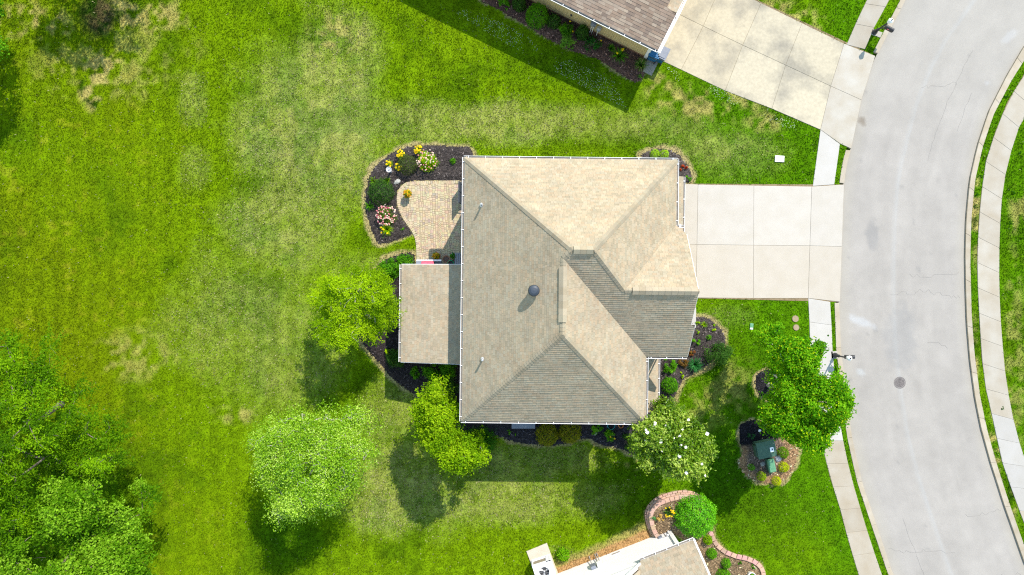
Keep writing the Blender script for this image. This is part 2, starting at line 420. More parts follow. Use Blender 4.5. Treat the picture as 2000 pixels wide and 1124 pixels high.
G = .125
fx = np.arange(-43, 43.01, G); fy = np.arange(-28, 28.01, G)
gx = np.r_[[-900, -300, -120, -70, -50], fx, [50, 70, 120, 300, 900]]
gy = np.r_[[-900, -300, -120, -60, -36], fy, [36, 60, 120, 300, 900]]
X, Y = np.meshgrid(gx, gy)
roadpoly = P2(resample(KERB_LO, 90).tolist() + resample(KERB_RO, 90).tolist()[::-1])
Z = (fbm(X, Y, .5, 3, 2) - .5) * .025 + (fbm(X, Y, 6, 4, 2) - .5) * .03
near = (np.abs(X) < 60) & (np.abs(Y) < 36)
low = np.zeros(X.shape, bool); low[near] = inside(X[near], Y[near], roadpoly)
dk = np.full(X.shape, 9.0); dk[near & (X > 15)] = pdist(X[near & (X > 15)], Y[near & (X > 15)], roadpoly)
Z = np.where(low & (dk > .1), -.2, Z)
# keep turf just under slabs and beds
ny, nx = X.shape
idx = np.arange(nx * ny).reshape(ny, nx)
F = np.stack([idx[:-1, :-1], idx[:-1, 1:], idx[1:, 1:], idx[1:, :-1]], -1).reshape(-1, 4)
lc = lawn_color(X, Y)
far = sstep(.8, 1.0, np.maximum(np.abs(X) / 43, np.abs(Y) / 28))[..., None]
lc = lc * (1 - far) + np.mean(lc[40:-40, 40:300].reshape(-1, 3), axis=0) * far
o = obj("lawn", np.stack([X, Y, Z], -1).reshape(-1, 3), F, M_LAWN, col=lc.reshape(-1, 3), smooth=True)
tag(o, kind='structure')

# ------------------------------------------------------------------ road
def strip_xy(a, b, n, m):
    a = resample(a, n); b = resample(b, n)
    t = np.linspace(0, 1, m)[None, :, None]
    return a[:, None, :] * (1 - t) + b[:, None, :] * t
def match_right(n=260):
    return strip_xy(ROAD_L, ROAD_R, n, 56)
# the right edge is sampled by nearest station so stations run across the road
LA = resample(ROAD_L, 300); RA = resample(ROAD_R, 300)
ST = np.stack([LA * (1 - t) + RA * t for t in np.linspace(0, 1, 56)], 1)
wx = (ST[..., 0] - 1000) * CAM_H / FPX; wy = (562 - ST[..., 1]) * CAM_H / FPX
tt = np.broadcast_to(np.linspace(0, 1, 56)[None, :], wx.shape)
ncl = fbm(wx, wy, 3.5, 31); nst = fbm(tt * 14, wy * .22, 1.0, 33, 3); nf = vnoise(wx, wy, .3, 35)
base = np.array(A(214, 207, 197)) * np.ones(wx.shape + (3,))
base = base * (1 + .10 * (ncl - .5) + .14 * (nst - .5) + .07 * (nf - .5))[..., None]
edge = np.maximum(sstep(.13, 0, tt), sstep(.9, 1, tt))
base = base + (np.array(A(222, 214, 196)) - base) * (edge * (.35 + .5 * ncl))[..., None]
topw = sstep(330, 40, ST[..., 1]); base = base + (np.array(A(222, 216, 204)) - base) * (topw * .55)[..., None]
crown_l = np.exp(-((tt - .43) / .012) ** 2) * (.5 + fbm(wx, wy, 1.5, 40)) * .5
base = base + (np.array(A(222, 222, 218)) - base) * crown_l[..., None]
def road_blot(cx, cy, rx, ry, col, s, rot=0.0):
    global base
    dx = ST[..., 0] - cx; dy = ST[..., 1] - cy
    u = dx * math.cos(rot) + dy * math.sin(rot); v = -dx * math.sin(rot) + dy * math.cos(rot)
    w = s * sstep(1.25, .6, np.sqrt((u / rx) ** 2 + (v / ry) ** 2) + (nf - .5) * .7)
    base = base + (np.array(A(*col)) - base) * np.clip(w, 0, 1)[..., None]
road_blot(1686, 630, 26, 9, (232, 231, 228), .9, .4); road_blot(1683, 728, 8, 7, (230, 230, 226), .8)
road_blot(1686, 236, 8, 9, (172, 158, 140), .8); road_blot(1704, 460, 12, 28, (172, 171, 170), .45); road_blot(1760, 660, 30, 60, (190, 189, 187), .4)
road_blot(1975, 70, 20, 8, (232, 230, 226), .6, -.6); road_blot(1930, 163, 5, 4, (230, 228, 224), .7)
for _i in range(22): road_blot(random.uniform(1650, 1900), random.uniform(60, 1080), random.uniform(2, 5), random.uniform(2, 6), (176, 173, 168), .4)
idr = np.arange(wx.size).reshape(wx.shape)
Fr = np.stack([idr[:-1, :-1], idr[1:, :-1], idr[1:, 1:], idr[:-1, 1:]], -1).reshape(-1, 4)
crown = -.085 + .05 * (1 - (2 * tt - 1) ** 2)
tag(obj("road", np.stack([wx, wy, crown], -1).reshape(-1, 3), Fr, M_ROAD, col=base.reshape(-1, 3), smooth=True), kind='structure')

def cracks():
    rnd = random.Random(11); V, F = [], []
    road_o = bpy.data.objects["road"]; WL["road"] = Vector((0, 0, 0))
    def zt(t): return -.085 + .05 * (1 - (2 * t - 1) ** 2) + .004
    def at(u, t):
        i = min(max(int(u * 299), 0), 299); p = LA[i] * (1 - t) + RA[i] * t
        return (p[0] - 1000) * CAM_H / FPX, (562 - p[1]) * CAM_H / FPX
    def line(pts, w):
        b = len(V)
        for k, (u, t) in enumerate(pts):
            x, y = at(u, t); x2, y2 = at(*pts[min(k + 1, len(pts) - 1)]); x1, y1 = at(*pts[max(k - 1, 0)])
            dx, dy = x2 - x1, y2 - y1; l = math.hypot(dx, dy) + 1e-6; ww = w * rnd.uniform(.5, 1.3)
            V.extend([(x - dy / l * ww, y + dx / l * ww, zt(t)), (x + dy / l * ww, y - dx / l * ww, zt(t))])
            if k: F.append((b + 2 * k - 2, b + 2 * k - 1, b + 2 * k + 1, b + 2 * k))
    for _ in range(7):
        u = rnd.uniform(.2, .85); t = rnd.uniform(.03, .7); pts = []
        for k in range(rnd.randint(8, 34)):
            pts.append((u, t)); t += rnd.uniform(.008, .03); u += rnd.uniform(-.0022, .0022)
            if t > .97: break
        line(pts, .006)
    for _ in range(3):
        u = rnd.uniform(.2, .8); t = rnd.uniform(.1, .9); pts = []
        for k in range(rnd.randint(10, 40)):
            pts.append((u, t)); u += rnd.uniform(.002, .006); t += rnd.uniform(-.006, .006)
        line(pts, .006)
    obj("crack", V, F, pm("crack_tar", A(182, 178, 172), A(164, 160, 154), 5, .9), road_o, kind='stuff')
cracks()

# ------------------------------------------------------------------ slabs and kerbs
def slab(name, poly_px, mat, parent, z0, z1, tint=1.0, gap=.012, warm=0.0):
    pw = P2(poly_px)
    c = np.mean(pw, axis=0)
    q = []
    n = len(pw)
    ar = sum(pw[i][0] * pw[(i + 1) % n][1] - pw[(i + 1) % n][0] * pw[i][1] for i in range(n))
    if ar < 0: pw = pw[::-1]
    for i in range(n):           # inset by gap
        a, b, d = Vector(pw[i - 1]), Vector(pw[i]), Vector(pw[(i + 1) % n])
        e1 = (b - a).normalized(); e2 = (d - b).normalized()
        n1 = Vector((-e1.y, e1.x)); n2 = Vector((-e2.y, e2.x))
        m = (n1 + n2); m = m / max(.4, m.dot(n1)) if m.length > 1e-4 else n1
        q.append((b.x + m.x * gap, b.y + m.y * gap))
    r = .018
    inner = []
    for i in range(n):
        b = Vector(q[i]); inner.append(tuple(b + (Vector(c) - b).normalized() * r))
    V = [(x, y, z0) for x, y in q] + [(x, y, z1 - .012) for x, y in q] + [(x, y, z1) for x, y in inner]
    F = [tuple(range(2 * n, 3 * n))]
    for lv in (0, n): F += [(lv + i, lv + (i + 1) % n, lv + n + (i + 1) % n, lv + n + i) for i in range(n)]
    t = tint * (1 + random.uniform(-.035, .035))
    colr = np.tile([t, t * (1 - warm * .4), t * (1 - warm)], (len(V), 1))
    return obj(name, V, F, mat, parent, origin=(c[0], c[1], z1), col=colr)
def holder(name):
    o = bpy.data.objects.new(name, None); COL.objects.link(o); o.empty_display_size = .3
    WL[o.name] = Vector((0, 0, 0)); return tag(o, kind='structure')
def subbase(poly, parent, z=.02):
    pw = P2(poly)
    V = [(x, y, z) for x, y in pw]
    tris = tessellate_polygon([[Vector(v) for v in V]])
    return obj("joint_bed", V, [tuple(t) for t in tris], M_DIRT, parent)

drive = holder("driveway")
cols_t = [(1318, 359), (1363, 361), (1472, 363), (1585, 365), (1648, 361)]
cols_b = [(1318, 582), (1359, 582), (1471, 583), (1578, 583), (1640, 590)]
subbase([cols_t[0], cols_t[4], (1643, 440), (1640, 520), cols_b[4], cols_b[0]], drive)
ROWS = [0, .53, 1]
for c in range(4):
    for r in range(2):
        f0, f1 = ROWS[r], ROWS[r + 1]
        L_ = lambda p, q, f: (p[0] + (q[0] - p[0]) * f, p[1] + (q[1] - p[1]) * f)
        pl = [L_(cols_t[c], cols_b[c], f0), L_(cols_t[c + 1], cols_b[c + 1], f0), L_(cols_t[c + 1], cols_b[c + 1], f1), L_(cols_t[c], cols_b[c], f1)]
        slab("driveway_slab", pl, M_CONC_W, drive, -.1, .04, .98 if r == 0 else .94, gap=.004, warm=.08 + .06 * r + (.05 if c == 0 else 0))
nd = holder("neighbour_driveway")
U_ = [(1340, -66), (1409, -31), (1486, 7), (1566, 46), (1648, 86), (1709, 110)]
M_ = [(1312, 22), (1373, 52), (1450, 89), (1534, 128), (1622, 169), (1682, 196)]
B_ = [(1266, 107), (1330, 137), (1416, 178), (1507, 213), (1602, 254), (1662, 291)]
subbase([U_[0], U_[5], M_[5], B_[5], (1640, 281), B_[4], B_[0]], nd)
M_CONC_OLD = pm("stained_concrete", A(206, 198, 178), A(250, 238, 208), .5, .9, .004, 30, attr=True, spec=.15, speck=.10, sscale=6, detail=12, lo=.34, hi=.54)
for c in range(5):
    for a_, b_, ti in ((U_, M_, .97), (M_, B_, 1.0)):
        pl = [a_[c], a_[c + 1], b_[c + 1], b_[c]]
        if c == 4 and a_ is M_: pl = [a_[4], a_[5], b_[5], (1640, 281), b_[4]]
        slab("driveway_slab", pl, M_CONC_OLD if c < 4 else M_CONC, nd, -.1, .04, (ti if c < 4 else .98), gap=.004, warm=.06 if c < 2 else .02)

def walk(name, li, lo, spec, mat_of, step=1.42, z=.04):
    h = holder(name)
    subbase(list(li) + list(lo)[::-1], h)
    n = max(2, int(round(plen(P2(li)) / step)) + 1)
    a, b = resample(li, n), resample(lo, n)
    for i in range(n - 1):
        pl = [tuple(a[i]), tuple(b[i]), tuple(b[i + 1]), tuple(a[i + 1])]
        cy = (a[i][1] + a[i + 1][1]) / 2
        m, t, w = mat_of(cy)
        slab("pavement_slab", pl, m, h, -.1, z, t, gap=.003, warm=w)
    return h
walk("pavement", [(1621, 590), (1624, 640), (1626, 690), (1632, 760), (1640, 826), (1650, 880), (1663, 935), (1678, 986), (1699, 1055), (1722, 1122), (1770, 1250)],
     [(1578, 583), (1581, 640), (1582, 690), (1588, 760), (1597, 826), (1606, 873), (1620, 930), (1640, 993), (1656, 1055), (1676, 1122), (1725, 1262)],
     None, lambda y: (M_CONC_W, .97, 0.0) if y < 872 else (M_CONC, .86, .12))
walk("pavement", [(1640, 282), (1637, 305), (1633, 330), (1629, 361)], [(1602, 254), (1598, 290), (1594, 330), (1587, 364)], None, lambda y: (M_CONC_W, .97, 0.0) if y > 300 else (M_CONC, .84, .02), 1.9)
walk("pavement", [(1812, -150), (1760, -50), (1737, 0), (1707, 54), (1689, 97)], [(1765, -150), (1718, -50), (1693, 0), (1672, 44), (1653, 88)], None, lambda y: (M_CONC, .84, .06), 1.5)
walk("pavement", WALK_RI, WALK_RO, None, lambda y: (M_CONC, .9, .06) if not 800 < y < 985 else (M_CONC_W, .84, 0.0), 1.55)

def kerb(name, li, lo, step=2.9):
    h = holder(name)
    n = max(2, int(round(plen(P2(li)) / step)) + 1)
    m = (n - 1) * 4 + 1
    a, b = resample(li, m), resample(lo, m)
    for i in range(n - 1):
        s = slice(i * 4, i * 4 + 5)
        pl = [tuple(p) for p in a[s]] + [tuple(p) for p in b[s][::-1]]
        slab("kerb_stone", pl, M_KERB, h, -.2, .03, random.uniform(.92, 1.02), gap=.005)
    return h
kerb("kerb", ROAD_R, KERB_RO)
def sub_line(pts, other, y0, y1):
    a = resample(pts, 600); b = resample(other, 600)
    s = (a[:, 1] >= y0) & (a[:, 1] <= y1)
    return [tuple(p) for p in a[s][::6]] + [tuple(a[s][-1])], [tuple(p) for p in b[s][::6]] + [tuple(b[s][-1])]
kerb("kerb", *sub_line(ROAD_L, KERB_LO, -250, 106))
kerb("kerb", *sub_line(ROAD_L, KERB_LO, 293, 361))
kerb("kerb", *sub_line(ROAD_L, KERB_LO, 591, 1430))
# concrete pad at the mailbox posts
h = holder("verge_pad")
slab("verge_slab", [(1622, 686), (1635, 686), (1636, 701), (1623, 701)], M_CONC_W, h, -.1, .04, .95)
slab("verge_slab", [(1703, 57), (1724, 64), (1719, 75), (1700, 68)], M_CONC, h, -.1, .04, .85)
h = holder("front_step")
slab("step_slab", [(1322, 601), (1359, 601), (1359, 641), (1322, 641)], M_CONC_W, h, -.1, .12, .93)

# ------------------------------------------------------------------ patio of small pavers (6 px each: one joined part)
pat = holder("patio")
PW = P2(smooth_poly(PATIO, 1))
V = [(x, y, .022) for x, y in PW]
obj("sand_bed", V, [tuple(t) for t in tessellate_polygon([[Vector(v) for v in V]])], pm("joint_sand", A(196, 174, 140), A(180, 160, 130), 8, .95), pat)
Vp, Fp, Cp = [], [], []
def paver(cx, cy, lx, ly, rz, z, c):
    b = len(Vp); ca, sa = math.cos(rz), math.sin(rz)
    tx, ty = random.uniform(-.006, .006), random.uniform(-.006, .006)
    for zz, ins in ((.02, 0), (z - .006, 0), (z, .008)):
        for sx, sy in ((-1, -1), (1, -1), (1, 1), (-1, 1)):
            ux, uy = sx * (lx / 2 - ins), sy * (ly / 2 - ins)
            Vp.append((cx + ux * ca - uy * sa, cy + ux * sa + uy * ca, zz + (ux * tx + uy * ty if zz > .03 else 0))); Cp.append(c)
    Fp.append((b + 8, b + 9, b + 10, b + 11))
    for lv in (0, 4):
        for i in range(4): Fp.append((b + lv + i, b + lv + (i + 1) % 4, b + lv + 4 + (i + 1) % 4, b + lv + 4 + i))
def pcol():
    r = random.random()
    c = A(246, 227, 188, 2.2) if r < .42 else A(240, 219, 180, 2.2) if r < .7 else A(234, 208, 174, 2.2) if r < .86 else A(228, 208, 180, 2.2) if r < .96 else A(214, 196, 176, 2.2)
    return [v * random.uniform(.92, 1.06) for v in c]
pa = np.array(PW); un = .066
nxp = int((pa[:, 0].max() - pa[:, 0].min()) / un) + 1; nyp = int((pa[:, 1].max() - pa[:, 1].min()) / un) + 1
used = np.zeros((nyp + 4, nxp + 4), bool)
for j in range(nyp):
    for i in range(nxp):
        if used[j, i]: continue
        for a_, b_ in random.sample([(2, 2), (3, 2), (3, 2), (2, 3), (3, 3), (2, 2)], 6) + [(2, 1), (1, 2), (1, 1)]:
            if not used[j:j + b_, i:i + a_].any(): break
        used[j:j + b_, i:i + a_] = True
        cx = pa[:, 0].min() + (i + a_ / 2) * un; cy = pa[:, 1].min() + (j + b_ / 2) * un
        q = np.array([cx]); r_ = np.array([cy])
        if inside(q, r_, PW)[0] and pdist(q, r_, PW)[0] > .17:
            paver(cx, cy, a_ * un - .009, b_ * un - .009, 0, .05 + random.uniform(-.003, .003), pcol())
rim = resample(PW + [PW[0]], int(plen(PW + [PW[0]]) / .125))
cen = pa.mean(axis=0)
for i in range(len(rim) - 1):
    a, b = rim[i], rim[i + 1]
    if (a[0] > P(900, 0)[0]): continue
    d = b - a; l = np.hypot(*d); nrm = np.array([-d[1], d[0]]) / (l + 1e-9)
    if not inside(np.array([a[0] + nrm[0] * .1]), np.array([a[1] + nrm[1] * .1]), PW)[0]: nrm = -nrm
    m = (a + b) / 2 + nrm * .1
    paver(m[0], m[1], l - .012, .19, math.atan2(d[1], d[0]), .052, [v * .97 for v in pcol()])
obj("paver", Vp, Fp, M_PAVER, pat, kind='stuff', col=Cp)

# ------------------------------------------------------------------ mulch beds
def bed(name, key, c_a, c_b, zmax=.07, dens=150, zfun=None, mixes=None):
    poly = BEDW[key]
    pa = np.array(poly); (x0, y0), (x1, y1) = pa.min(0), pa.max(0)
    g = .11
    xs = np.arange(x0 - g, x1 + g, g); ys = np.arange(y0 - g, y1 + g, g)
    XX, YY = np.meshgrid(xs, ys)
    ins = inside(XX, YY, poly); d = pdist(XX, YY, poly)
    sd_ = np.where(ins, d, -d)
    h = .012 + zmax * sstep(-.02, .35, sd_) + (fbm(XX, YY, .4, 61, 2) - .5) * .05 * sstep(0, .3, sd_)
    if zfun is not None: h = h + zfun(XX, YY)
    h = np.where(sd_ < 0, -.06, h)
    keep = sd_ > -.13
    ii = np.arange(XX.size).reshape(XX.shape)
    k4 = keep[:-1, :-1] & keep[:-1, 1:] & keep[1:, 1:] & keep[1:, :-1]
    Fq = np.stack([ii[:-1, :-1], ii[:-1, 1:], ii[1:, 1:], ii[1:, :-1]], -1)[k4]
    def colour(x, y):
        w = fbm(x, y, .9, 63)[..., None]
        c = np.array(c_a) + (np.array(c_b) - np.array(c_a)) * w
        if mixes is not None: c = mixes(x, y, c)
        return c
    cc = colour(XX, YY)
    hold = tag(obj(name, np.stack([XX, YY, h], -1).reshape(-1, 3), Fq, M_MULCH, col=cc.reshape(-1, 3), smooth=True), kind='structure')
    n = int(dens * (x1 - x0) * (y1 - y0))
    x = RNG.uniform(x0, x1, n); y = RNG.uniform(y0, y1, n)
    s = inside(x, y, poly); x, y = x[s], y[s]; n = len(x)
    dd = pdist(x, y, poly)
    z = .02 + zmax * sstep(-.02, .35, dd) + (fbm(x, y, .4, 61, 2) - .5) * .05 * sstep(0, .3, dd) + .012
    if zfun is not None: z = z + zfun(x, y)
    a = RNG.uniform(0, 6.28, n); l = RNG.uniform(.03, .075, n); wd = RNG.uniform(.012, .026, n)
    ux = np.c_[np.cos(a) * l, np.sin(a) * l, RNG.normal(0, .014, n)]
    uy = np.c_[-np.sin(a) * wd, np.cos(a) * wd, RNG.normal(0, .008, n)]
    c0 = np.c_[x, y, z]
    V = np.stack([c0 - ux - uy, c0 + ux - uy, c0 + ux + uy, c0 - ux + uy], 1).reshape(-1, 3)
    cl = colour(x, y) * RNG.choice([.55, .8, 1.1, 1.6, 2.3, 4.2], n, p=[.2, .25, .25, .17, .09, .04])[:, None]
    obj("mulch_chip", V, np.arange(4 * n).reshape(-1, 4), M_CHIP, hold, kind='stuff', col=np.repeat(np.clip(cl, 0, .5), 4, 0))
    return hold
DK1, DK2 = A(76, 70, 68), A(104, 96, 92)
bed("mulch_bed", 'patio', DK1, DK2)
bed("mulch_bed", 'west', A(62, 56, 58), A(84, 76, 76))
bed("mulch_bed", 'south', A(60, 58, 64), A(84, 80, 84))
bed("mulch_bed", 'front', A(78, 72, 70), A(108, 100, 96))
bed("mulch_bed", 'ne', A(90, 84, 80), A(116, 108, 102))
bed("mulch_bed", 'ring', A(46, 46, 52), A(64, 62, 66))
def isl(x, y, c):
    px = x * 32 + 1000; py = 562 - y * 32
    nz = fbm(x, y, .5, 71)
    blk = sstep(8, -6, (py - 866) + (px - 1470) * .25 + (nz - .5) * 14)
    tan = sstep(30, 44, np.hypot((px - 1492) / 1.0, (py - 885) / 1.15) + (nz - .5) * 22) * (1 - blk)
    c = c + (np.array(A(44, 44, 50)) - c) * blk[..., None]
    return c + (np.array(A(196, 158, 116)) - c) * (tan * .9)[..., None]
bed("mulch_bed", 'island', A(132, 112, 98), A(164, 146, 130), mixes=isl)
bed("mulch_bed", 'nb', A(112, 84, 74), A(142, 112, 98))
ARC_C = P(1325, 1010)
def sbz(x, y):
    px = x * 32 + 1000; py = 562 - y * 32
    return .30 * sstep(1075, 1000, py) * sstep(1385, 1350, px)
bed("mulch_bed", 'sb', A(150, 128, 100), A(186, 160, 124), zfun=sbz)

# ------------------------------------------------------------------ main house
HR = -0.0108
def hw(x, y, z=0.0): return Vector((x - HR * -1 * 0 + 0, 0, 0)) if False else Vector((x * math.cos(HR) - y * math.sin(HR), x * math.sin(HR) + y * math.cos(HR), z))
RL = 2.36
PAL_ROOF = [A(224, 205, 174, RL), A(223, 200, 168, RL), A(217, 205, 178, RL), A(222, 207, 180, RL), A(216, 200, 171, RL), A(226, 206, 176, RL), A(210, 195, 166, RL)]
PAL_ROOF_N = [A(176, 152, 132, 2.0), A(186, 162, 142, 2.0), A(194, 174, 154, 2.0), A(180, 158, 138, 2.0), A(200, 180, 158, 2.0), A(166, 146, 130, 2.0)]
def shingles(parent, poly3, u, pal, expo=.136, tmin=.004, tmax=.009, wmin=.11, wmax=.26):
    """courses of separate raised tabs over one roof plane; u = unit vector along the eave"""
    pts = [Vector(p) for p in poly3]; u = Vector(u).normalized()
    nrm = Vector((0, 0, 0))
    for i in range(len(pts)):
        a, b = pts[i], pts[(i + 1) % len(pts)]
        nrm += Vector(((a.y - b.y) * (a.z + b.z), (a.z - b.z) * (a.x + b.x), (a.x - b.x) * (a.y + b.y)))
    nrm.normalize()
    if nrm.z < 0: nrm = -nrm
    u = (u - nrm * u.dot(nrm)).normalized()
    v = nrm.cross(u)
    if v.z < 0: v = -v; u = -u
    o0 = min(pts, key=lambda p: (p - pts[0]).dot(v))
    q = [((p - o0).dot(u), (p - o0).dot(v)) for p in pts]
    vmax = max(b for a, b in q)
    def span(vv):
        xs = []
        for i in range(len(q)):
            (a0, b0), (a1, b1) = q[i], q[(i + 1) % len(q)]
            if (b0 - vv) * (b1 - vv) <= 0 and b0 != b1: xs.append(a0 + (a1 - a0) * (vv - b0) / (b1 - b0))
        return (min(xs), max(xs)) if len(xs) >= 2 else None
    Vs, Fs, Cs = [], [], []
    nrow = int(math.ceil(vmax / expo))
    for r in range(nrow):
        v0, v1 = r * expo, min((r + 1) * expo, vmax)
        s0 = span(v0 + 1e-4); s1 = span(v1 - 1e-4)
        if not s0 or not s1: continue
        lo, hi = min(s0[0], s1[0]), max(s0[1], s1[1])
        x = lo - random.random() * wmax
        rowt = random.uniform(.97, 1.03)
        while x < hi:
            w = random.uniform(wmin, wmax)
            a0, b0 = max(x, s0[0]), min(x + w - .004, s0[1])
            a1, b1 = max(x, s1[0]), min(x + w - .004, s1[1])
            x += w
            if b0 < a0: a0 = b0 = min(max(a0, s0[0]), s0[1])
            if b1 < a1: a1 = b1 = min(max(a1, s1[0]), s1[1])
            if b0 - a0 < .004 and b1 - a1 < .004: continue
            t = random.uniform(tmin, tmax)
            c = random.choice(pal); f = random.uniform(.93, 1.07) * rowt
            b = len(Vs)
            for uu, vv, hh in ((a0, v0, -.006), (b0, v0, -.006), (a0, v0, t), (b0, v0, t), (a1, v1, .0005), (b1, v1, .0005)):
                Vs.append(o0 + u * uu + v * vv + nrm * hh); Cs.append((c[0] * f, c[1] * f, c[2] * f))
            Fs += [(b, b + 1, b + 3, b + 2), (b + 2, b + 3, b + 5, b + 4)]
    # consistent outward winding
    if u.cross(v).dot(nrm) < 0: Fs = [f[::-1] for f in Fs]
    return obj("shingle", Vs, Fs, M_SHING, parent, kind='stuff', col=Cs)
M_DECK = pm("roof_deck", A(150, 135, 115), A(130, 118, 100), 3, .9)
def deck(name, planes, parent, th=.14):
    mb = MB()
    for pl in planes:
        n = len(pl)
        V = [Vector(p) - Vector((0, 0, .012)) for p in pl] + [Vector(p) - Vector((0, 0, th)) for p in pl]
        tri = tessellate_polygon([[Vector(p) for p in pl]])
        F = [tuple(t) for t in tri] + [tuple(i + n for i in t[::-1]) for t in tri] + [(i, (i + 1) % n, n + (i + 1) % n, n + i) for i in range(n)]
        mb.add(V, F)
    return mb.build(name, M_DECK, parent)
def caps(parent, a, b, n1, n2, pal, w=.15, lift=.02, step=.17):
    """overlapping cap shingles along a hip or ridge; n1, n2 = the two roof normals"""
    a, b = Vector(a), Vector(b); d = (b - a); L = d.length; d.normalize()
    s1 = d.cross(n1).normalized(); s2 = d.cross(n2).normalized()
    if s1.z > 0: s1 = -s1
    if s2.z > 0: s2 = -s2
    if (s1 - s2).length < .1: s2 = -s1
    n = max(1, int(L / step)); Vs, Fs, Cs = [], [], []
    up = (Vector(n1) + Vector(n2)).normalized()
    for i in range(n):
        p0 = a + d * (L * i / n); p1 = a + d * (L * (i + 1) / n + .03)
        c = random.choice(pal); f = random.uniform(.92, 1.05); k = len(Vs)
        hi, lo_ = lift + .014, lift
        for p, h in ((p0, hi), (p1, lo_)):
            for sdir, nn, ww in ((s1, n1, w), (s1, n1, .045), (None, None, 0), (s2, n2, .045), (s2, n2, w)):
                Vs.append(p + up * (h + .004) if sdir is None else p + sdir * ww + Vector(nn) * h); Cs.append([x * f for x in c])
        for j in range(4): Fs.append((k + j, k + j + 1, k + 6 + j, k + 5 + j))
        for j in range(4):
            kk = len(Vs); 
        # front butt edge
        base_ = len(Vs)
        for sdir, nn, ww in ((s1, n1, w), (None, None, 0), (s2, n2, w)):
            Vs.append(p0 + up * (-.01) if sdir is None else p0 + sdir * ww - Vector(nn) * .01); Cs.append([x * f for x in c])
        Fs += [(k, k + 2, base_ + 1, base_), (k + 2, k + 4, base_ + 2, base_ + 1)]
    return obj("ridge_cap", Vs, Fs, M_SHING, parent, kind='stuff', col=Cs)
def ridge_vent(parent, a, b, n1, n2, pal, w=.19, h=.075):
    a, b = Vector(a), Vector(b); d = (b - a).normalized()
    s1 = d.cross(n1).normalized(); s2 = d.cross(n2).normalized()
    if s1.z > 0: s1 = -s1
    if s2.z > 0: s2 = -s2
    L = (b - a).length; n = max(2, int(L / .3)); up = (Vector(n1) + Vector(n2)).normalized()
    mb = MB(); 
    Vs, Fs, Cs = [], [], []
    for i in range(n):
        p0 = a + d * (L * i / n); p1 = a + d * (L * (i + 1) / n)
        c = random.choice(pal); f = random.uniform(.93, 1.04); k = len(Vs)
        for p, hh in ((p0, h + .008), (p1, h)):
            for v_ in (p + s1 * w + n1 * -.01, p + s1 * w + n1 * hh, p + up * (hh + .01), p + s2 * w + n2 * hh, p + s2 * w + n2 * -.01):
                Vs.append(v_); Cs.append([x * f for x in c])
        for j in range(4): Fs.append((k + j, k + j + 1, k + 6 + j, k + 5 + j))
        if i in (0, n - 1):
            e = k if i == 0 else k + 5
            Fs.append((e, e + 1, e + 2, e + 3, e + 4))
    return obj("ridge_vent", Vs, Fs, M_SHING, parent, col=Cs)
M_DEBRIS = pm('gutter_debris', A(198, 188, 172), A(170, 160, 146), 6, .95)
def gutter(parent, a, b, out, w=.12, hgt=.11, spacing=.9, end=True):
    """open trough hung under an eave from a to b (inner top edge), out = outward unit vector"""
    a, b, out = Vector(a), Vector(b), Vector(out).normalized()
    z = Vector((0, 0, 1)); t = .008
    prof = [(0, 0), (0, -hgt), (w * .75, -hgt), (w, -hgt * .45), (w, 0), (w - .018, 0), (w - .018, -.03), (w * .73, -.045), (.012, -.045), (.012, 0)]
    V = [p + out * x + z * y for p in (a, b) for x, y in prof]
    n = len(prof)
    F = [(i, (i + 1) % n, n + (i + 1) % n, n + i) for i in range(n)] + [tuple(range(n - 1, -1, -1)), tuple(range(n, 2 * n))]
    mi = [1 if i in (6, 7, 8) else 0 for i in range(n)] + [0, 0]
    g = obj("gutter", V, F, [M_WHITE, M_DEBRIS], parent, origin=a, matidx=mi)
    d = (b - a); L = d.length; d.normalize(); m = max(1, int(L / spacing))
    mesh = None
    ang = math.atan2(out.y, out.x)
    for i in range(m + 1):
        p = a + d * (.25 + (L - .5) * i / m)
        if mesh is None:
            q = MB(); q.box((w / 2 - .03, 0, .006), (w + .07, .035, .012)); 
            mesh = np_mesh("gutter_hanger", q.V, q.F, M_WHITE)
        hgr = link_mesh("gutter_hanger", mesh, g, p); hgr.rotation_euler.z = ang
    return g

house = empty("house", hw(3, 0), "large two storey house with a hipped tan shingle roof between its patio and driveway", "house")
# every plane has its own slope so that hips, valleys and ridges meet exactly
xr, yr = 2.385, 1.78                      # main ridge and north ridge
mG = .86
zG = lambda y: 6 + mG * (y + 3.55)
zR = zG(yr); mN = (zR - 6) / (6.8 - yr)
zT = 10.25; mW = (zT - 6) / (xr + 2.57); mE = (zT - 6) / (7.11 - xr); zW = lambda x: 6 + mW * (x + 2.57)
yT2 = -2.19; mS = (zT - 6) / (yT2 + 7.04)
x2 = 3.78; mE2 = (zR - 6) / (8.61 - x2)
yQ = -.09; zQ = zG(yQ); xQ = 8.61 - (zQ - 6) / mE2
xR1 = (zR - 6) / mW - 2.57
R1 = (xR1, yr, zR); R2 = (x2, yr, zR); T1 = (xr, (zT - 6) / mG - 3.55, zT); T2 = (xr, yT2, zT); Q = (xQ, yQ, zQ)
zH = lambda y: zQ - mG * (y - yQ)
yH = (zQ - 6) / mG + yQ
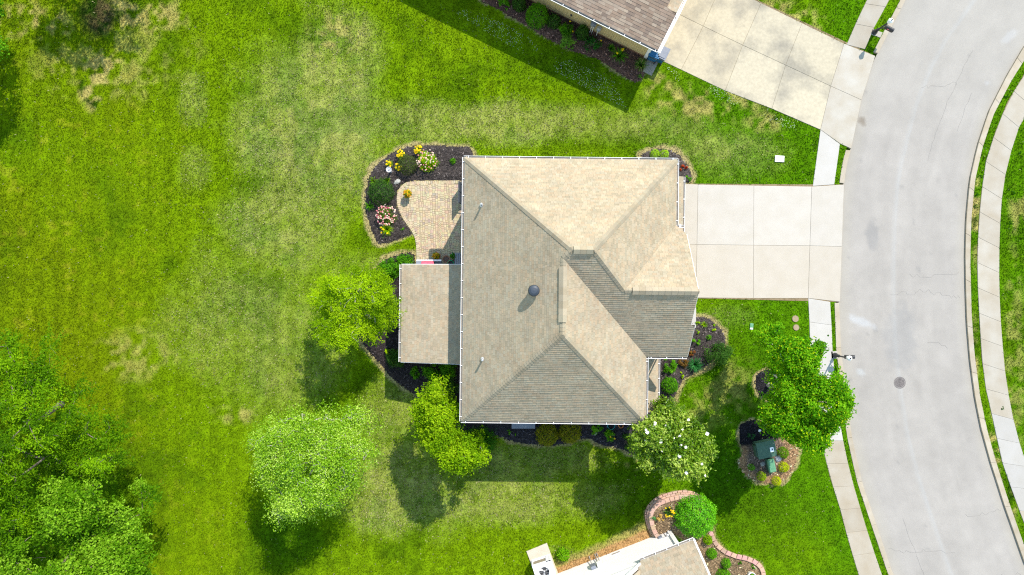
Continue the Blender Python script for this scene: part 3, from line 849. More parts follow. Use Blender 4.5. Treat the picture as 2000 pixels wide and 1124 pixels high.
PL = {
    'W': ([(-2.57, 6.8, 6), R1, T1, T2, (-2.57, -7.04, 6)], (0, 1, 0)),
    'N': ([(8.61, 6.8, 6), R2, R1, (-2.57, 6.8, 6)], (1, 0, 0)),
    'S': ([(-2.57, -7.04, 6), T2, (7.11, -7.04, 6)], (1, 0, 0)),
    'E': ([(7.11, -7.04, 6), T2, T1, (7.11, -3.55, 6)], (0, 1, 0)),
    'E2': ([(8.61, yH, 6), Q, R2, (8.61, 6.8, 6)], (0, 1, 0)),
    'H': ([(9.07, 2.9, zH(2.9)), (9.07, yQ, zQ), Q, (8.61, yH, 6.0)], (1, 0, 0)),
    'G': ([(7.11, -3.55, 6), T1, R1, R2, Q, (9.07, yQ, zQ), (9.07, -1.8, zG(-1.8)), (9.28, -1.8, zG(-1.8)), (9.28, -3.55, 6)], (1, 0, 0)),
}
def rp(pl): return [hw(*p) for p in pl]
roof = deck("roof", [rp(p) for p, u in PL.values()], house)
NR = {}
for key, (pl, u) in PL.items():
    uu = hw(*u)
    shingles(roof, rp(pl), uu, PAL_ROOF, tmin=.014 if key in 'SG' else .004, tmax=.022 if key in 'SG' else .008)
    sl = {'W': (-mW, 0), 'N': (0, mN), 'S': (0, -mS), 'E': (mE, 0), 'E2': (mE2, 0), 'H': (0, mG), 'G': (0, -mG)}[key]
    NR[key] = hw(sl[0], sl[1], 1).normalized()
def hp(p): return hw(*p)
for a, b, k1, k2 in (((-2.57, 6.8, 6), R1, 'W', 'N'), ((8.61, 6.8, 6), R2, 'N', 'E2'), (T1, R1, 'W', 'G'), (Q, R2, 'E2', 'G'), ((-2.57, -7.04, 6), T2, 'W', 'S'), ((7.11, -7.04, 6), T2, 'S', 'E'),
                     (T2, T1, 'W', 'E'), (R1, R2, 'N', 'G'), (Q, (9.07, yQ, zQ), 'H', 'G')):
    caps(roof, hp(a), hp(b), NR[k1], NR[k2], [tuple(v * .88 for v in c) for c in PAL_ROOF[2:5]])
ridge_vent(roof, hw(xr, 1.0, zT + .02), hw(xr, -1.6, zT + .02), NR['W'], NR['E'], PAL_ROOF[2:5])
ridge_vent(roof, hw(xR1 + .06, yr, zR + .01), hw(x2 - .04, yr, zR + .01), NR['N'], NR['G'], PAL_ROOF[2:5], .18, .08)
ridge_vent(roof, hw(5.85, yQ, zQ + .02), hw(9.0, yQ, zQ + .02), NR['H'], NR['G'], PAL_ROOF[2:5], .18, .08)
# roof penetrations
def on_W(px, py):
    H = 8.0
    for _ in range(20):
        p = P(px, py, H); x = p.x - (-HR) * 0 ; lx = p.x * math.cos(-HR) - p.y * math.sin(-HR); H = zW(lx)
    return P(px, py, H)
for px, py in ((944, 399), (946, 700)):
    b = on_W(px - 3, py + 2)
    mb = MB(); mb.lathe(b - Vector((0, 0, .08)), [(.12, 0), (.12, .09), (.075, .13), (.06, .16)], 12); 
    vp = mb.build("vent_pipe", M_GALV, house, smooth=False)
    mb = MB(); mb.lathe(b, [(.045, 0), (.045, .5), (.055, .5), (.055, .58), (.03, .6)], 12); mb.build("pipe_cap", M_GALV, vp)
b = on_W(1042, 568)
mb = MB(); mb.lathe(b - Vector((0, 0, .12)), [(.19, 0), (.19, .55), (.27, .56), (.28, .66), (.24, .73), (.14, .78), (.02, .79)], 24)
tv = mb.build("roof_vent", M_SLATE, house, smooth=False, bevel=.01)
mb = MB(); R = Matrix.Rotation(-math.atan(mW), 3, 'Y'); mb.box(b + Vector((0, 0, .005)), (.5, .46, .012), rot=R); mb.build("flashing", M_DECK, tv)

# walls
mb = MB()
mb.prism([tuple(hw(x, y))[:2] for x, y in ((-2.15, 6.35), (8.2, 6.35), (8.2, 2.8), (8.55, 2.8), (8.55, -3.15), (6.65, -3.15), (6.65, -6.6), (-2.15, -6.6))], -.2, 6.05)
gp = [hw(8.54, -3.1, 6.0), hw(8.54, yQ, zQ - .25), hw(8.54, 2.75, 6.2), hw(8.54, 2.75, 6.0)]
gi = [p - hw(.2, 0, 0) for p in gp]
mb.add(gp + gi, [(0, 1, 2, 3), (7, 6, 5, 4), (0, 4, 5, 1), (1, 5, 6, 2), (2, 6, 7, 3), (3, 7, 4, 0)])
mb.build("wall", M_IVORY, house)
# fascia and gutters
for a, b, out in (((-2.57, 6.85, 5.97), (-2.57, -7.08, 5.97), (-1, 0)), ((-2.62, 6.8, 5.97), (8.66, 6.8, 5.97), (0, 1)), ((-2.62, -7.04, 5.97), (7.16, -7.04, 5.97), (0, -1)),
                  ((7.11, -7.08, 5.97), (7.11, -3.56, 5.97), (1, 0)), ((8.61, 6.85, 5.97), (8.61, 3.36, 5.97), (1, 0)), ((7.12, -3.55, 5.97), (9.27, -3.55, 5.97), (0, -1)),
                  ((8.61, 3.38, 5.97), (9.05, 3.38, 5.97), (0, -1))):
    gutter(house, hw(*a), hw(*b), hw(out[0], out[1]))
for a, b in (((9.085, yQ, zQ - .04), (9.085, 2.9, zH(2.9) - .04)), ((9.085, yQ, zQ - .04), (9.085, -1.8, zG(-1.8) - .04)), ((9.295, -1.8, zG(-1.8) - .04), (9.295, -3.55, 5.96))):
    p, q = hw(*a), hw(*b); w_ = hw(.012, 0)
    mb = MB(); mb.add([p - w_, q - w_, q - w_ - Vector((0, 0, .2)), p - w_ - Vector((0, 0, .2)), p + w_, q + w_, q + w_ - Vector((0, 0, .2)), p + w_ - Vector((0, 0, .2))],
                      [(0, 1, 2, 3), (7, 6, 5, 4), (0, 4, 5, 1), (1, 5, 6, 2), (2, 6, 7, 3), (3, 7, 4, 0)])
    mb.build("rake_board", M_WHITE, house)
# sunroom, porch and pent roofs
def shed(x0, x1, y0, y1, z_low, z_high, low_x, gside, name):
    zl = lambda x: z_low + (z_high - z_low) * ((x - low_x) / ((x1 if low_x == x0 else x0) - low_x))
    pl = [hw(x0, y0, zl(x0)), hw(x1, y0, zl(x1)), hw(x1, y1, zl(x1)), hw(x0, y1, zl(x0))]
    d = deck(name, [pl], house, .12)
    shingles(d, pl, hw(0, 1), PAL_ROOF)
    if gside: 
        gx_ = low_x
        gutter(house, hw(gx_, y0, z_low - .03), hw(gx_, y1, z_low - .03), hw(-1 if low_x == x0 else 1, 0))
    return zl
shed(-6.24, -2.2, -4.27, 1.24, 3.3, 4.25, -6.24, True, "sunroom_roof")
mb = MB(); mb.prism([tuple(hw(x, y))[:2] for x, y in ((-6.0, -4.05), (-2.17, -4.05), (-2.17, 1.02), (-6.0, 1.02))], -.2, 3.2); mb.build("sunroom_wall", M_IVORY, house)
for y_ in (-4.285, 1.255):
    p, q = hw(-6.24, y_, 3.28), hw(-2.3, y_, 4.2); w_ = hw(0, .012)
    mb = MB(); dz = Vector((0, 0, .17)); mb.add([p - w_, q - w_, q - w_ - dz, p - w_ - dz, p + w_, q + w_, q + w_ - dz, p + w_ - dz], [(0, 1, 2, 3), (7, 6, 5, 4), (0, 4, 5, 1), (1, 5, 6, 2), (2, 6, 7, 3), (3, 7, 4, 0)]); mb.build("rake_board", M_WHITE, house)
shed(6.66, 8.32, -6.95, -3.16, 3.15, 3.75, 8.32, True, "porch_roof")
for y_ in (-6.75, -5.0, -3.5):
    mb = MB(); mb.box(hw(8.1, y_, 1.5), (.16, .16, 3.1)); mb.build("porch_post", M_WHITE, house)
h = holder("porch_floor"); mb = MB(); mb.prism([tuple(hw(x, y))[:2] for x, y in ((6.66, -6.9), (8.3, -6.9), (8.3, -3.2), (6.66, -3.2))], -.1, .25); mb.build("porch_slab", pm("porch_concrete", (.4, .39, .36), (.45, .43, .4), 3, .9), h)
shed(8.21, 9.68, 2.83, 6.42, 2.95, 3.6, 9.68, True, "pent_roof")
# openings on the walls (mostly under the eaves)
def window(c, w, hgt, nx, ny, name="window"):
    R = Matrix.Rotation(math.atan2(ny, nx) + HR, 3, 'Z')
    mb = MB(); c = Vector(c)
    for dy, dz, sy, sz in ((-w / 2, 0, .08, hgt + .08), (w / 2, 0, .08, hgt + .08), (0, hgt / 2, w, .08), (0, -hgt / 2, w, .08), (0, 0, w, .05)):
        mb.box(c + R @ Vector((.03, dy, dz)), (.1, sy, sz), rot=R)
    f = mb.build(name, M_WHITE, house, origin=c)
    q = MB(); q.box(c + R @ Vector((.012, 0, 0)), (.02, w - .06, hgt - .06), rot=R); q.build("pane", M_PANE, f, origin=c)
for y_ in (5.2, 2.6): window(hw(-2.15, y_, 4.6), 1.1, 1.4, -1, 0)
window(hw(-2.15, -5.4, 4.6), 1.1, 1.4, -1, 0)
for y_ in (-3.2, -1.5, .2): window(hw(-6.0, y_, 1.7), 1.3, 1.5, -1, 0)
for x_ in (0, 3.4, 6.2): window(hw(x_, 6.35, 4.6), 1.1, 1.4, 0, 1)
for x_ in (-.5, 2.2, 4.9): window(hw(x_, -6.6, 4.6), 1.1, 1.4, 0, -1)
for y_ in (-1.6, .9): window(hw(8.55, y_, 4.6), 1.1, 1.4, 1, 0)
window(hw(6.65, -5.0, 4.6), 1.1, 1.4, 1, 0)
for y0_, y1_, x_ in ((3.0, 6.0, 8.2), (-1.2, 2.4, 8.55)):
    gd = MB(); gd.box(hw(x_ + .02, (y0_ + y1_) / 2, 1.1), (.06, y1_ - y0_, 2.2), HR); gdo = gd.build("garage_door", M_WHITE, house)
    for kz in range(4):
        q = MB(); q.box(hw(x_ + .06, (y0_ + y1_) / 2, .3 + kz * .54), (.03, y1_ - y0_ - .1, .46), HR); q.build("door_panel", M_WHITE, gdo)
q = MB(); q.box(hw(-2.17, 3.6, 1.1), (.06, 1.9, 2.15), HR); q.build("patio_door", M_PANE, house)
mb = MB(); mb.tube([hw(8.95, -3.62, 5.9), hw(8.62, -3.2, 5.6), hw(8.62, -3.2, .2)], .045, 8); mb.build("downspout", M_WHITE, house)

# ------------------------------------------------------------------ house at the top of the picture
AN = math.atan2(-3.04, 6.18)
dN = Vector((math.cos(AN), math.sin(AN), 0)); nN = Vector((math.sin(AN), -math.cos(AN), 0))   # along the eave, outward
cN = P(1287.5, 103.5, 3.3)
n_house = empty("neighbour_house", cN - Vector((0, 0, 3.3)), "tan sided house with brown shingles at the top edge beside the stained driveway", "house")
def nh(al, inn, z): return Vector((cN.x, cN.y, 0)) + dN * al - nN * inn + Vector((0, 0, z))
slN = .34
plN = [nh(-16, .1, 3.3), nh(-.03, .1, 3.3), nh(-.03, 2.1, 3.3 + slN * 2.0), nh(-.75, 2.1, 3.3 + slN * 2.0), nh(-.75, 5.0, 3.3 + slN * 4.9), nh(-16, 5.0, 3.3 + slN * 4.9)]
nr = deck("roof", [plN], n_house)
shingles(nr, plN, dN, PAL_ROOF_N, expo=.17, tmin=.006, tmax=.018, wmin=.2, wmax=.5)
plN2 = [nh(-.03, 2.12, 3.3 + slN * 2.0), nh(-.03, 6.2, 3.3), nh(-.75, 6.2, 3.3), nh(-.75, 2.12, 3.3 + slN * 2.03)]
nr2 = deck("roof", [plN2], n_house); shingles(nr2, plN2, dN, PAL_ROOF[:5])
plN3 = [nh(-.77, 5.02, 3.3 + slN * 4.9), nh(-16, 5.02, 3.3 + slN * 4.9), nh(-16, 9.9, 3.3), nh(-.77, 9.9, 3.3)]
nr3 = deck("roof", [plN3], n_house); shingles(nr3, plN3, dN, PAL_ROOF_N, .3, wmin=.4, wmax=.9)
gutter(n_house, nh(-16, .1, 3.27), nh(0, .1, 3.27), nN, spacing=.95)
for a, b in ((nh(0, .0, 3.27), nh(0, 2.1, 3.27 + slN * 2.0)), (nh(0, 2.1, 3.27 + slN * 2.0), nh(0, 6.2, 3.25))):
    w_ = dN * .05; dz = Vector((0, 0, .18)); mb = MB()
    mb.add([a - w_, b - w_, b - w_ - dz, a - w_ - dz, a + w_, b + w_, b + w_ - dz, a + w_ - dz], [(0, 1, 2, 3), (7, 6, 5, 4), (0, 4, 5, 1), (1, 5, 6, 2), (2, 6, 7, 3), (3, 7, 4, 0)])
    mb.add([a - w_ * 2.5 + Vector((0, 0, .04)), b - w_ * 2.5 + Vector((0, 0, .04)), b + w_ * 1.2 + Vector((0, 0, .03)), a + w_ * 1.2 + Vector((0, 0, .03))], [(0, 1, 2, 3)])
    mb.build("rake_board", M_WHITE, n_house)
mb = MB(); mb.prism([tuple(nh(a, i, 0))[:2] for a, i in ((-16, .62), (-.5, .62), (-.5, 9.3), (-16, 9.3))], .2, 3.25); mb.build("wall", M_TAN, n_house)
M_BRICK = pm("brick_base", A(150, 112, 84, 1.4), A(128, 92, 70, 1.4), 9, .9, speck=.2)
mb = MB(); mb.prism([tuple(nh(a, i, 0))[:2] for a, i in ((-16.02, .6), (-.48, .6), (-.48, 9.32), (-16.02, 9.32))], -.2, .22); mb.build("foundation", M_BRICK, n_house)
mb = MB()
for zc in np.arange(.32, 3.1, .18): mb.box(nh(-8.25, .612, zc), (15.5, .02, .018), AN)
mb.build("siding_lap", pm("siding_edge", A(170, 150, 104, 1.1), A(180, 160, 112, 1.1), 3, .8), n_house, kind='stuff')
mb = MB(); mb.box(nh(-.5, .60, 1.6), (.2, .07, 3.1), AN); mb.build("corner_board", M_WHITE, n_house)
for al, wd, z_, mt in ((-4.15, .32, 1.5, M_GREYPL), (-3.75, .26, 1.2, M_GALV)):
    mb = MB(); mb.box(nh(al, .5, z_), (wd, .18, .42), AN); ub = mb.build("meter_box", mt, n_house, bevel=.01)
    mb = MB(); mb.lathe(nh(al, .40, z_ - .02), [(.08, -.08), (.08, .08)], 10); mb.build("meter_dial", M_GALV, ub)
mb = MB(); 
for da in (-4.22, -4.1, -3.78): mb.tube([nh(da, .5, 1.3), nh(da, .5, .0)], .022, 6)
mb.build("conduit", M_WHITE, n_house)
mb = MB(); mb.lathe(nh(-5.6, .58, 1.0), [(.06, -.06), (.06, .06)], 10); mb.build("hose_bib", M_SLATE, n_house)
slab("apron_slab", [tuple(((Vector(nh(a, i, 0)).x) * 32 + 1000, 562 - nh(a, i, 0).y * 32)) for a, i in ((-.4, -.22), (.35, -.22), (.35, 1.2), (-.4, 1.2))], M_CONC, nd, -.1, .055, .8)

def wheelie_bin(loc, rz, label, body, lidm, group):
    e = empty("wheelie_bin", loc, label, "bin", group); loc = Vector(loc)
    R = Matrix.Rotation(rz, 3, 'Z')
    b0 = [loc + R @ Vector((x * .24, y * .29, .08)) for x, y in ((-1, -1), (1, -1), (1, 1), (-1, 1))]
    b1 = [loc + R @ Vector((x * .30, y * .36, 1.0)) for x, y in ((-1, -1), (1, -1), (1, 1), (-1, 1))]
    MB().add(b0 + b1, [(3, 2, 1, 0), (4, 5, 6, 7)] + [(i, (i + 1) % 4, 4 + (i + 1) % 4, 4 + i) for i in range(4)]).build("body", body, e, bevel=.03)
    l = MB(); l.box(loc + R @ Vector((0, 0, 1.04)), (.66, .76, .06), rot=R); l.box(loc + R @ Vector((0, 0, 1.085)), (.5, .6, .03), rot=R)
    lo = l.build("lid", lidm, e, bevel=.015)
    q = MB(); q.tube([loc + R @ Vector((-.25, -.42, 1.0)), loc + R @ Vector((.25, -.42, 1.0))], .02, 6); q.build("handle", M_BLACK, lo)
    for s in (-1, 1):
        q = MB(); c = loc + R @ Vector((s * .25, -.3, .12)); q.tube([c - R @ Vector((.03, 0, 0)), c + R @ Vector((.03, 0, 0))], .12, 12); q.build("wheel", M_BLACK, e)
wheelie_bin(nh(.28, .95, .055), AN, "grey lidded blue bin standing just past the brown roof's corner", M_BLUE, M_GREYPL, "bins by the garage")
wheelie_bin(nh(-.14, .82, .055), AN + .1, "teal blue bin tucked under the brown roof's corner", M_BLUE, M_BLUE, "bins by the garage")

# ------------------------------------------------------------------ house at the bottom of the picture
dS = Vector((-.932, -.363, 0)); nS = Vector((-.363, .932, 0))
cS = P(1309, 1035)
AS = math.atan2(.363, .932)
s_house = empty("neighbour_house", cS, "white walled house with tan shingles at the bottom edge beside the air conditioner", "house")
def sh(al, inn, z): return Vector((cS.x, cS.y, 0)) + dS * al - nS * inn + Vector((0, 0, z))
M_WALLW = pm("white_render", (.74, .73, .71), (.78, .77, .75), 1.5, .7, speck=.04)
mb = MB(); mb.prism([tuple(sh(a, i, 0))[:2] for a, i in ((0, 0), (14, 0), (14, 8), (0, 8))], -.2, 3.0); mb.build("wall", M_WALLW, s_house)
plS = [sh(-.78, -.2, 3.1), sh(2.46, -.2, 3.1), sh(6.4, 4.0, 3.1 + .5 * 4.2), sh(-.78, 4.0, 3.1 + .5 * 4.2)]
sr = deck("roof", [plS], s_house); shingles(sr, plS, -dS, [tuple(v * .92 for v in c) for c in PAL_ROOF], .16)
zg = 3.1 + .9 * 3.94
for pl_, u_ in (([sh(-.78, 4.0, 5.2), sh(14.3, 4.0, 5.2), sh(14.3, 8.3, 3.05), sh(-.78, 8.3, 3.05)], dS), ([sh(2.46, .16, 3.1), sh(6.4, .16, zg), sh(6.4, 7.5, zg), sh(2.46, 7.5, 3.1)], nS), ([sh(10.34, .16, 3.1), sh(10.34, 7.5, 3.1), sh(6.4, 7.5, zg), sh(6.4, .16, zg)], nS), ([sh(10.3, -.2, 3.1), sh(14.3, -.2, 3.1), sh(14.3, 4.0, 5.2), sh(10.3, 4.0, 5.2)], dS)):
    d_ = deck("roof", [pl_], s_house); shingles(d_, pl_, u_, PAL_ROOF, .3, wmin=.4, wmax=.9)
def wall_tri(pts, thick):
    n = len(pts); V = pts + [p + thick for p in pts]
    return MB().add(V, [tuple(range(n)), tuple(range(2 * n - 1, n - 1, -1))] + [(i, n + i, n + (i + 1) % n, (i + 1) % n) for i in range(n)])
wall_tri([sh(2.5, .0, 2.95), sh(6.4, .0, zg - .06), sh(10.3, .0, 2.95)], -nS * .15).build("gable_wall", M_WALLW, s_house)
wall_tri([sh(.0, .1, 2.95), sh(.0, 4.0, 5.02), sh(.0, 7.9, 2.95)], dS * .15).build("gable_wall", M_WALLW, s_house)
gutter(s_house, sh(-.8, -.2, 3.07), sh(2.48, -.2, 3.07), nS, w=.13, spacing=.8)
for a, b in ((sh(-.8, -.24, 3.06), sh(-.8, 4.0, 3.06 + .5 * 4.24)), (sh(2.46, -.06, 3.06), sh(6.4, -.06, zg + .02))):
    mb = MB(); w_ = (dS if (b - a).dot(dS) < 1 else nS) * .05; dz = Vector((0, 0, .18)); up = Vector((0, 0, .05)); a = a + up; b = b + up
    mb.add([a - w_, b - w_, b - w_ - dz, a - w_ - dz, a + w_, b + w_, b + w_ - dz, a + w_ - dz], [(0, 1, 2, 3), (7, 6, 5, 4), (0, 4, 5, 1), (1, 5, 6, 2), (2, 6, 7, 3), (3, 7, 4, 0)])
    mb.build("rake_board", M_WHITE, s_house)
mb = MB(); mb.box(sh(.18, -.06, 1.5), (.09, .07, 2.9), AS); mb.box(sh(.05, -.02, 1.5), (.12, .05, 2.9), AS); mb.build("downspout", M_WHITE, s_house)
for a_, d_ in ((5.15, .16), (4.75, .12)):
    mb = MB(); mb.box(sh(a_, -.1, 1.2), (.3, .2, .45), AS); mb.build("meter_box", M_GREYPL if d_ > .14 else M_WALLW, s_house, bevel=.01)
mb = MB(); 
for a_ in (4.7, 4.82, 5.2): mb.tube([sh(a_, -.12, 1.1), sh(a_, -.14, .5), sh(a_, -.3, .02)], .03, 6)
mb.build("conduit", M_GALV, s_house)
mb = MB(); mb.box(sh(3.6, -.012, .35), (.5, .03, .16), AS); mb.build("foundation_vent", M_GALV, s_house)

gm = empty("gas_meter", P(1287, 1046), "small grey gas meter with bent pipes by the white house corner", "gas meter")
c = P(1286, 1045)
mb = MB(); mb.box(c + Vector((0, 0, .55)), (.26, .2, .34), AS); mb.build("body", M_GREYPL, gm, bevel=.03)
mb = MB(); mb.tube([c + Vector((.08, .02, .7)), c + Vector((.2, .1, .8)), c + Vector((.34, .16, .8)), c + Vector((.38, .02, .8)), c + Vector((.3, -.05, .75))], .035, 8); mb.tube([c + Vector((-.08, 0, .5)), c + Vector((-.08, 0, 0))], .03, 8); mb.tube([c + Vector((.3, .15, .8)), c + Vector((.3, .15, 0))], .03, 8); mb.build("pipe", M_GALV, gm)
mb = MB(); mb.lathe(c + Vector((.4, .24, .74)), [(.02, 0), (.09, .03), (.09, .09), (.03, .12)], 12); mb.build("regulator", M_GALV, gm)

# air conditioner on its pad
AA = math.radians(18)
pad = [(1027.6, 1076.6), (1068.3, 1060), (1086, 1108), (1108, 1165), (1066, 1180)]
h = holder("equipment_pad"); slab("pad_slab", pad, M_CONC, h, -.1, .07, 1.2, warm=.1)
ac = empty("air_conditioner", P(1060, 1108), "white air conditioner with a round top fan on a concrete pad", "air conditioner")
uA = Vector((math.cos(AA), math.sin(AA), 0)); vA = Vector((-math.sin(AA), math.cos(AA), 0))
c0 = P(1038, 1093); Wd, Dp, Ht = 1.17, 1.2, 1.0
def acp(u, v, z): return Vector((c0.x, c0.y, 0)) + uA * u - vA * v + Vector((0, 0, z))
M_AC = pm("ac_enamel", (.62, .63, .65), (.67, .68, .7), 3, .5); M_LOUV = pm("ac_coil", (.2, .17, .12), (.28, .24, .17), 30, .6)
mb = MB()
mb.prism([tuple(acp(a, b, 0))[:2] for a, b in ((0, 0), (Wd, 0), (Wd, Dp), (0, Dp))], .07, .12)
for a, b in ((.04, .04), (Wd - .04, .04), (Wd - .04, Dp - .04), (.04, Dp - .04)): mb.box(acp(a, b, .55), (.09, .09, .9), AA)
mb.box(acp(Wd - .15, .03, .55), (.3, .05, .9), AA); mb.box(acp(.45, .03, .2), (.9, .05, .2), AA); mb.box(acp(.45, .03, .93), (.9, .05, .12), AA)
mb.build("cabinet", M_AC, ac)
mb = MB(); mb.prism([tuple(acp(a, b, 0))[:2] for a, b in ((.06, .06), (Wd - .06, .06), (Wd - .06, Dp - .06), (.06, Dp - .06))], .12, .7); mb.build("coil", M_LOUV, ac)
# top sheet with a round opening
fc = acp(Wd / 2, .60, Ht); fr = .31; n = 32
ring = [fc + Vector((math.cos(2 * math.pi * j / n), math.sin(2 * math.pi * j / n), 0)) * fr for j in range(n)]
outer = []
for j in range(n):
    d = Vector((math.cos(2 * math.pi * j / n), math.sin(2 * math.pi * j / n), 0)); du, dv = d.dot(uA), -d.dot(vA)
    t = min((Wd / 2) / abs(du) if abs(du) > 1e-6 else 9, ((Dp - .6) if dv > 0 else .6) / abs(dv) if abs(dv) > 1e-6 else 9); outer.append(fc + d * t)
low = [p - Vector((0, 0, .22)) for p in ring]; sk = [p - Vector((0, 0, .1)) for p in outer]
Fq = []
for j in range(n):
    j2 = (j + 1) % n
    Fq += [(j, n + j, n + j2, j2), (j, j2, 2 * n + j2, 2 * n + j), (n + j, 3 * n + j, 3 * n + j2, n + j2)]
MB().add(ring + outer + low + sk, Fq).build("top_panel", M_AC, ac)
MB().lathe(fc - Vector((0, 0, .25)), [(.31, 0), (.31, .012)], 24).build("fan_well", M_BLACK, ac)
fan = MB().lathe(fc - Vector((0, 0, .2)), [(.05, 0), (.05, .1), (.02, .12)], 12).build("fan", M_GALV, ac)
for j in range(3):
    a0 = j * 2.094 + .5; V = []
    for r, da, dz in ((.05, -.25, 0), (.05, .2, .03), (.28, .38, .06), (.28, -.2, -.01)): V.append(fc + Vector((math.cos(a0 + da) * r, math.sin(a0 + da) * r, -.16 + dz)))
    V += [v - Vector((0, 0, .006)) for v in V]
    MB().add(V, [(0, 1, 2, 3), (7, 6, 5, 4), (0, 4, 5, 1), (1, 5, 6, 2), (2, 6, 7, 3), (3, 7, 4, 0)]).build("blade", M_GALV, fan)
mb = MB()
for r in (.09, .16, .23): 
    mb.tube([fc + Vector((math.cos(2 * math.pi * j / 24) * r, math.sin(2 * math.pi * j / 24) * r, .0)) for j in range(25)], .003, 4, cap=False)
for j in range(6): mb.tube([fc + Vector((math.cos(j * 1.047) * .05, math.sin(j * 1.047) * .05, 0)), fc + Vector((math.cos(j * 1.047) * .31, math.sin(j * 1.047) * .31, 0))], .003, 4)
mb.build("fan_guard", M_GALV, ac)

# ------------------------------------------------------------------ block walls of the bottom bed
def blocks(name, pts, label, courses, bl=.31, bh=.15, bd=.26, base=0.0):
    W_ = P2(smooth_poly(pts, 2, False))
    e = empty(name, (W_[0][0], W_[0][1], 0), label, "garden wall")
    n = int(plen(W_) / bl)
    mesh = []
    for v in range(5):
        c = [x * random.uniform(.9, 1.1) for x in random.choice([A(220, 184, 164, 1.8), A(212, 174, 154, 1.8), A(226, 196, 174, 1.8)])]
        w0, w1 = bl - .012, bl * .84
        V = []
        for z, ins in ((0, 0), (bh - .02, 0), (bh - .004, .018)):
            V += [(-w0 / 2 + ins, -bd / 2 + ins, z), (w0 / 2 - ins, -bd / 2 + ins, z), (w1 / 2 - ins, bd / 2 - ins, z), (-w1 / 2 + ins, bd / 2 - ins, z)]
        V = [(x + random.uniform(-.008, .008), y_ + random.uniform(-.01, .01), z + (random.uniform(-.004, .003) if z > .1 else 0)) for x, y_, z in V]
        F = [(8, 9, 10, 11)] + [(l + i, l + (i + 1) % 4, l + 4 + (i + 1) % 4, l + 4 + i) for l in (0, 4) for i in range(4)]
        mesh.append(np_mesh("block", V, F, M_BLOCK, col=np.tile(c, (12, 1))))
    cen_ = np.array(P(1335, 1020))[:2]
    for k in range(courses):
        m = n + 1
        rs = resample(W_, m * 2 + 1)
        for i in range(m - (k % 2)):
            j = 2 * i + 1 + (k % 2); p = rs[j]; d = rs[min(j + 1, len(rs) - 1)] - rs[j - 1]
            nr_ = np.array([-d[1], d[0]]) / (np.hypot(*d) + 1e-9)
            if (cen_ - p).dot(nr_) < 0: nr_ = -nr_
            p = p + nr_ * .085 * k
            o = link_mesh("block", random.choice(mesh), e, (p[0], p[1], base + k * bh))
            o.rotation_euler.z = math.atan2(nr_[1], nr_[0]) - math.pi / 2 + random.uniform(-.04, .04)
    return e
blocks("retaining_wall", [(1279, 1050), (1270, 1035), (1264, 1015), (1263, 1000), (1269, 987), (1282, 975), (1303, 967), (1325, 962), (1346, 962), (1362, 968), (1376, 980)], "curved pinkish block retaining wall stepped around the big round bush", 3)
blocks("garden_edging", [(1386, 1036), (1391, 1050), (1399, 1064), (1414, 1077), (1436, 1086), (1458, 1090), (1476, 1098), (1487, 1109), (1491, 1124), (1491, 1150)], "single row of pinkish edging blocks curving around the bottom mulch bed", 1, .34)

# ------------------------------------------------------------------ foliage
def leaf_quads(C, Nn, L, Wd, rng, curl=.0):
    n = len(C)
    Nn = Nn / (np.linalg.norm(Nn, axis=1, keepdims=True) + 1e-9)
    r = rng.normal(size=(n, 3)); T = r - Nn * (r * Nn).sum(1, keepdims=True); T /= (np.linalg.norm(T, axis=1, keepdims=True) + 1e-9)
    B = np.cross(Nn, T)
    l = (L * rng.uniform(.7, 1.25, n))[:, None]; w = (Wd * rng.uniform(.7, 1.25, n))[:, None]
    V = np.stack([C - T * l * .5, C + B * w * .5 - Nn * w * .12, C + T * l * .5, C - B * w * .5 - Nn * w * .12], 1)
    return V.reshape(-1, 3)
def leaf_cols(n, pal, rng, off=None, tipf=None):
    pal = np.array(pal); t = rng.beta(1.3, 1.3, n)
    if off is not None: t = np.clip(t * .55 + off * .6, 0, 1)
    x = t * (len(pal) - 1); i = np.minimum(x.astype(int), len(pal) - 2); f = (x - i)[:, None]
    c = pal[i] * (1 - f) + pal[i + 1] * f
    return c * rng.uniform(.85, 1.15, n)[:, None]
def sample_poly(poly, n, rng):
    a = np.array(poly); lo, hi = a.min(0), a.max(0); out = np.zeros((0, 2))
    while len(out) < n:
        q = rng.uniform(lo, hi, (n * 2, 2)); out = np.vstack([out, q[inside(q[:, 0], q[:, 1], poly)]])
    return out[:n]
TREES = {}
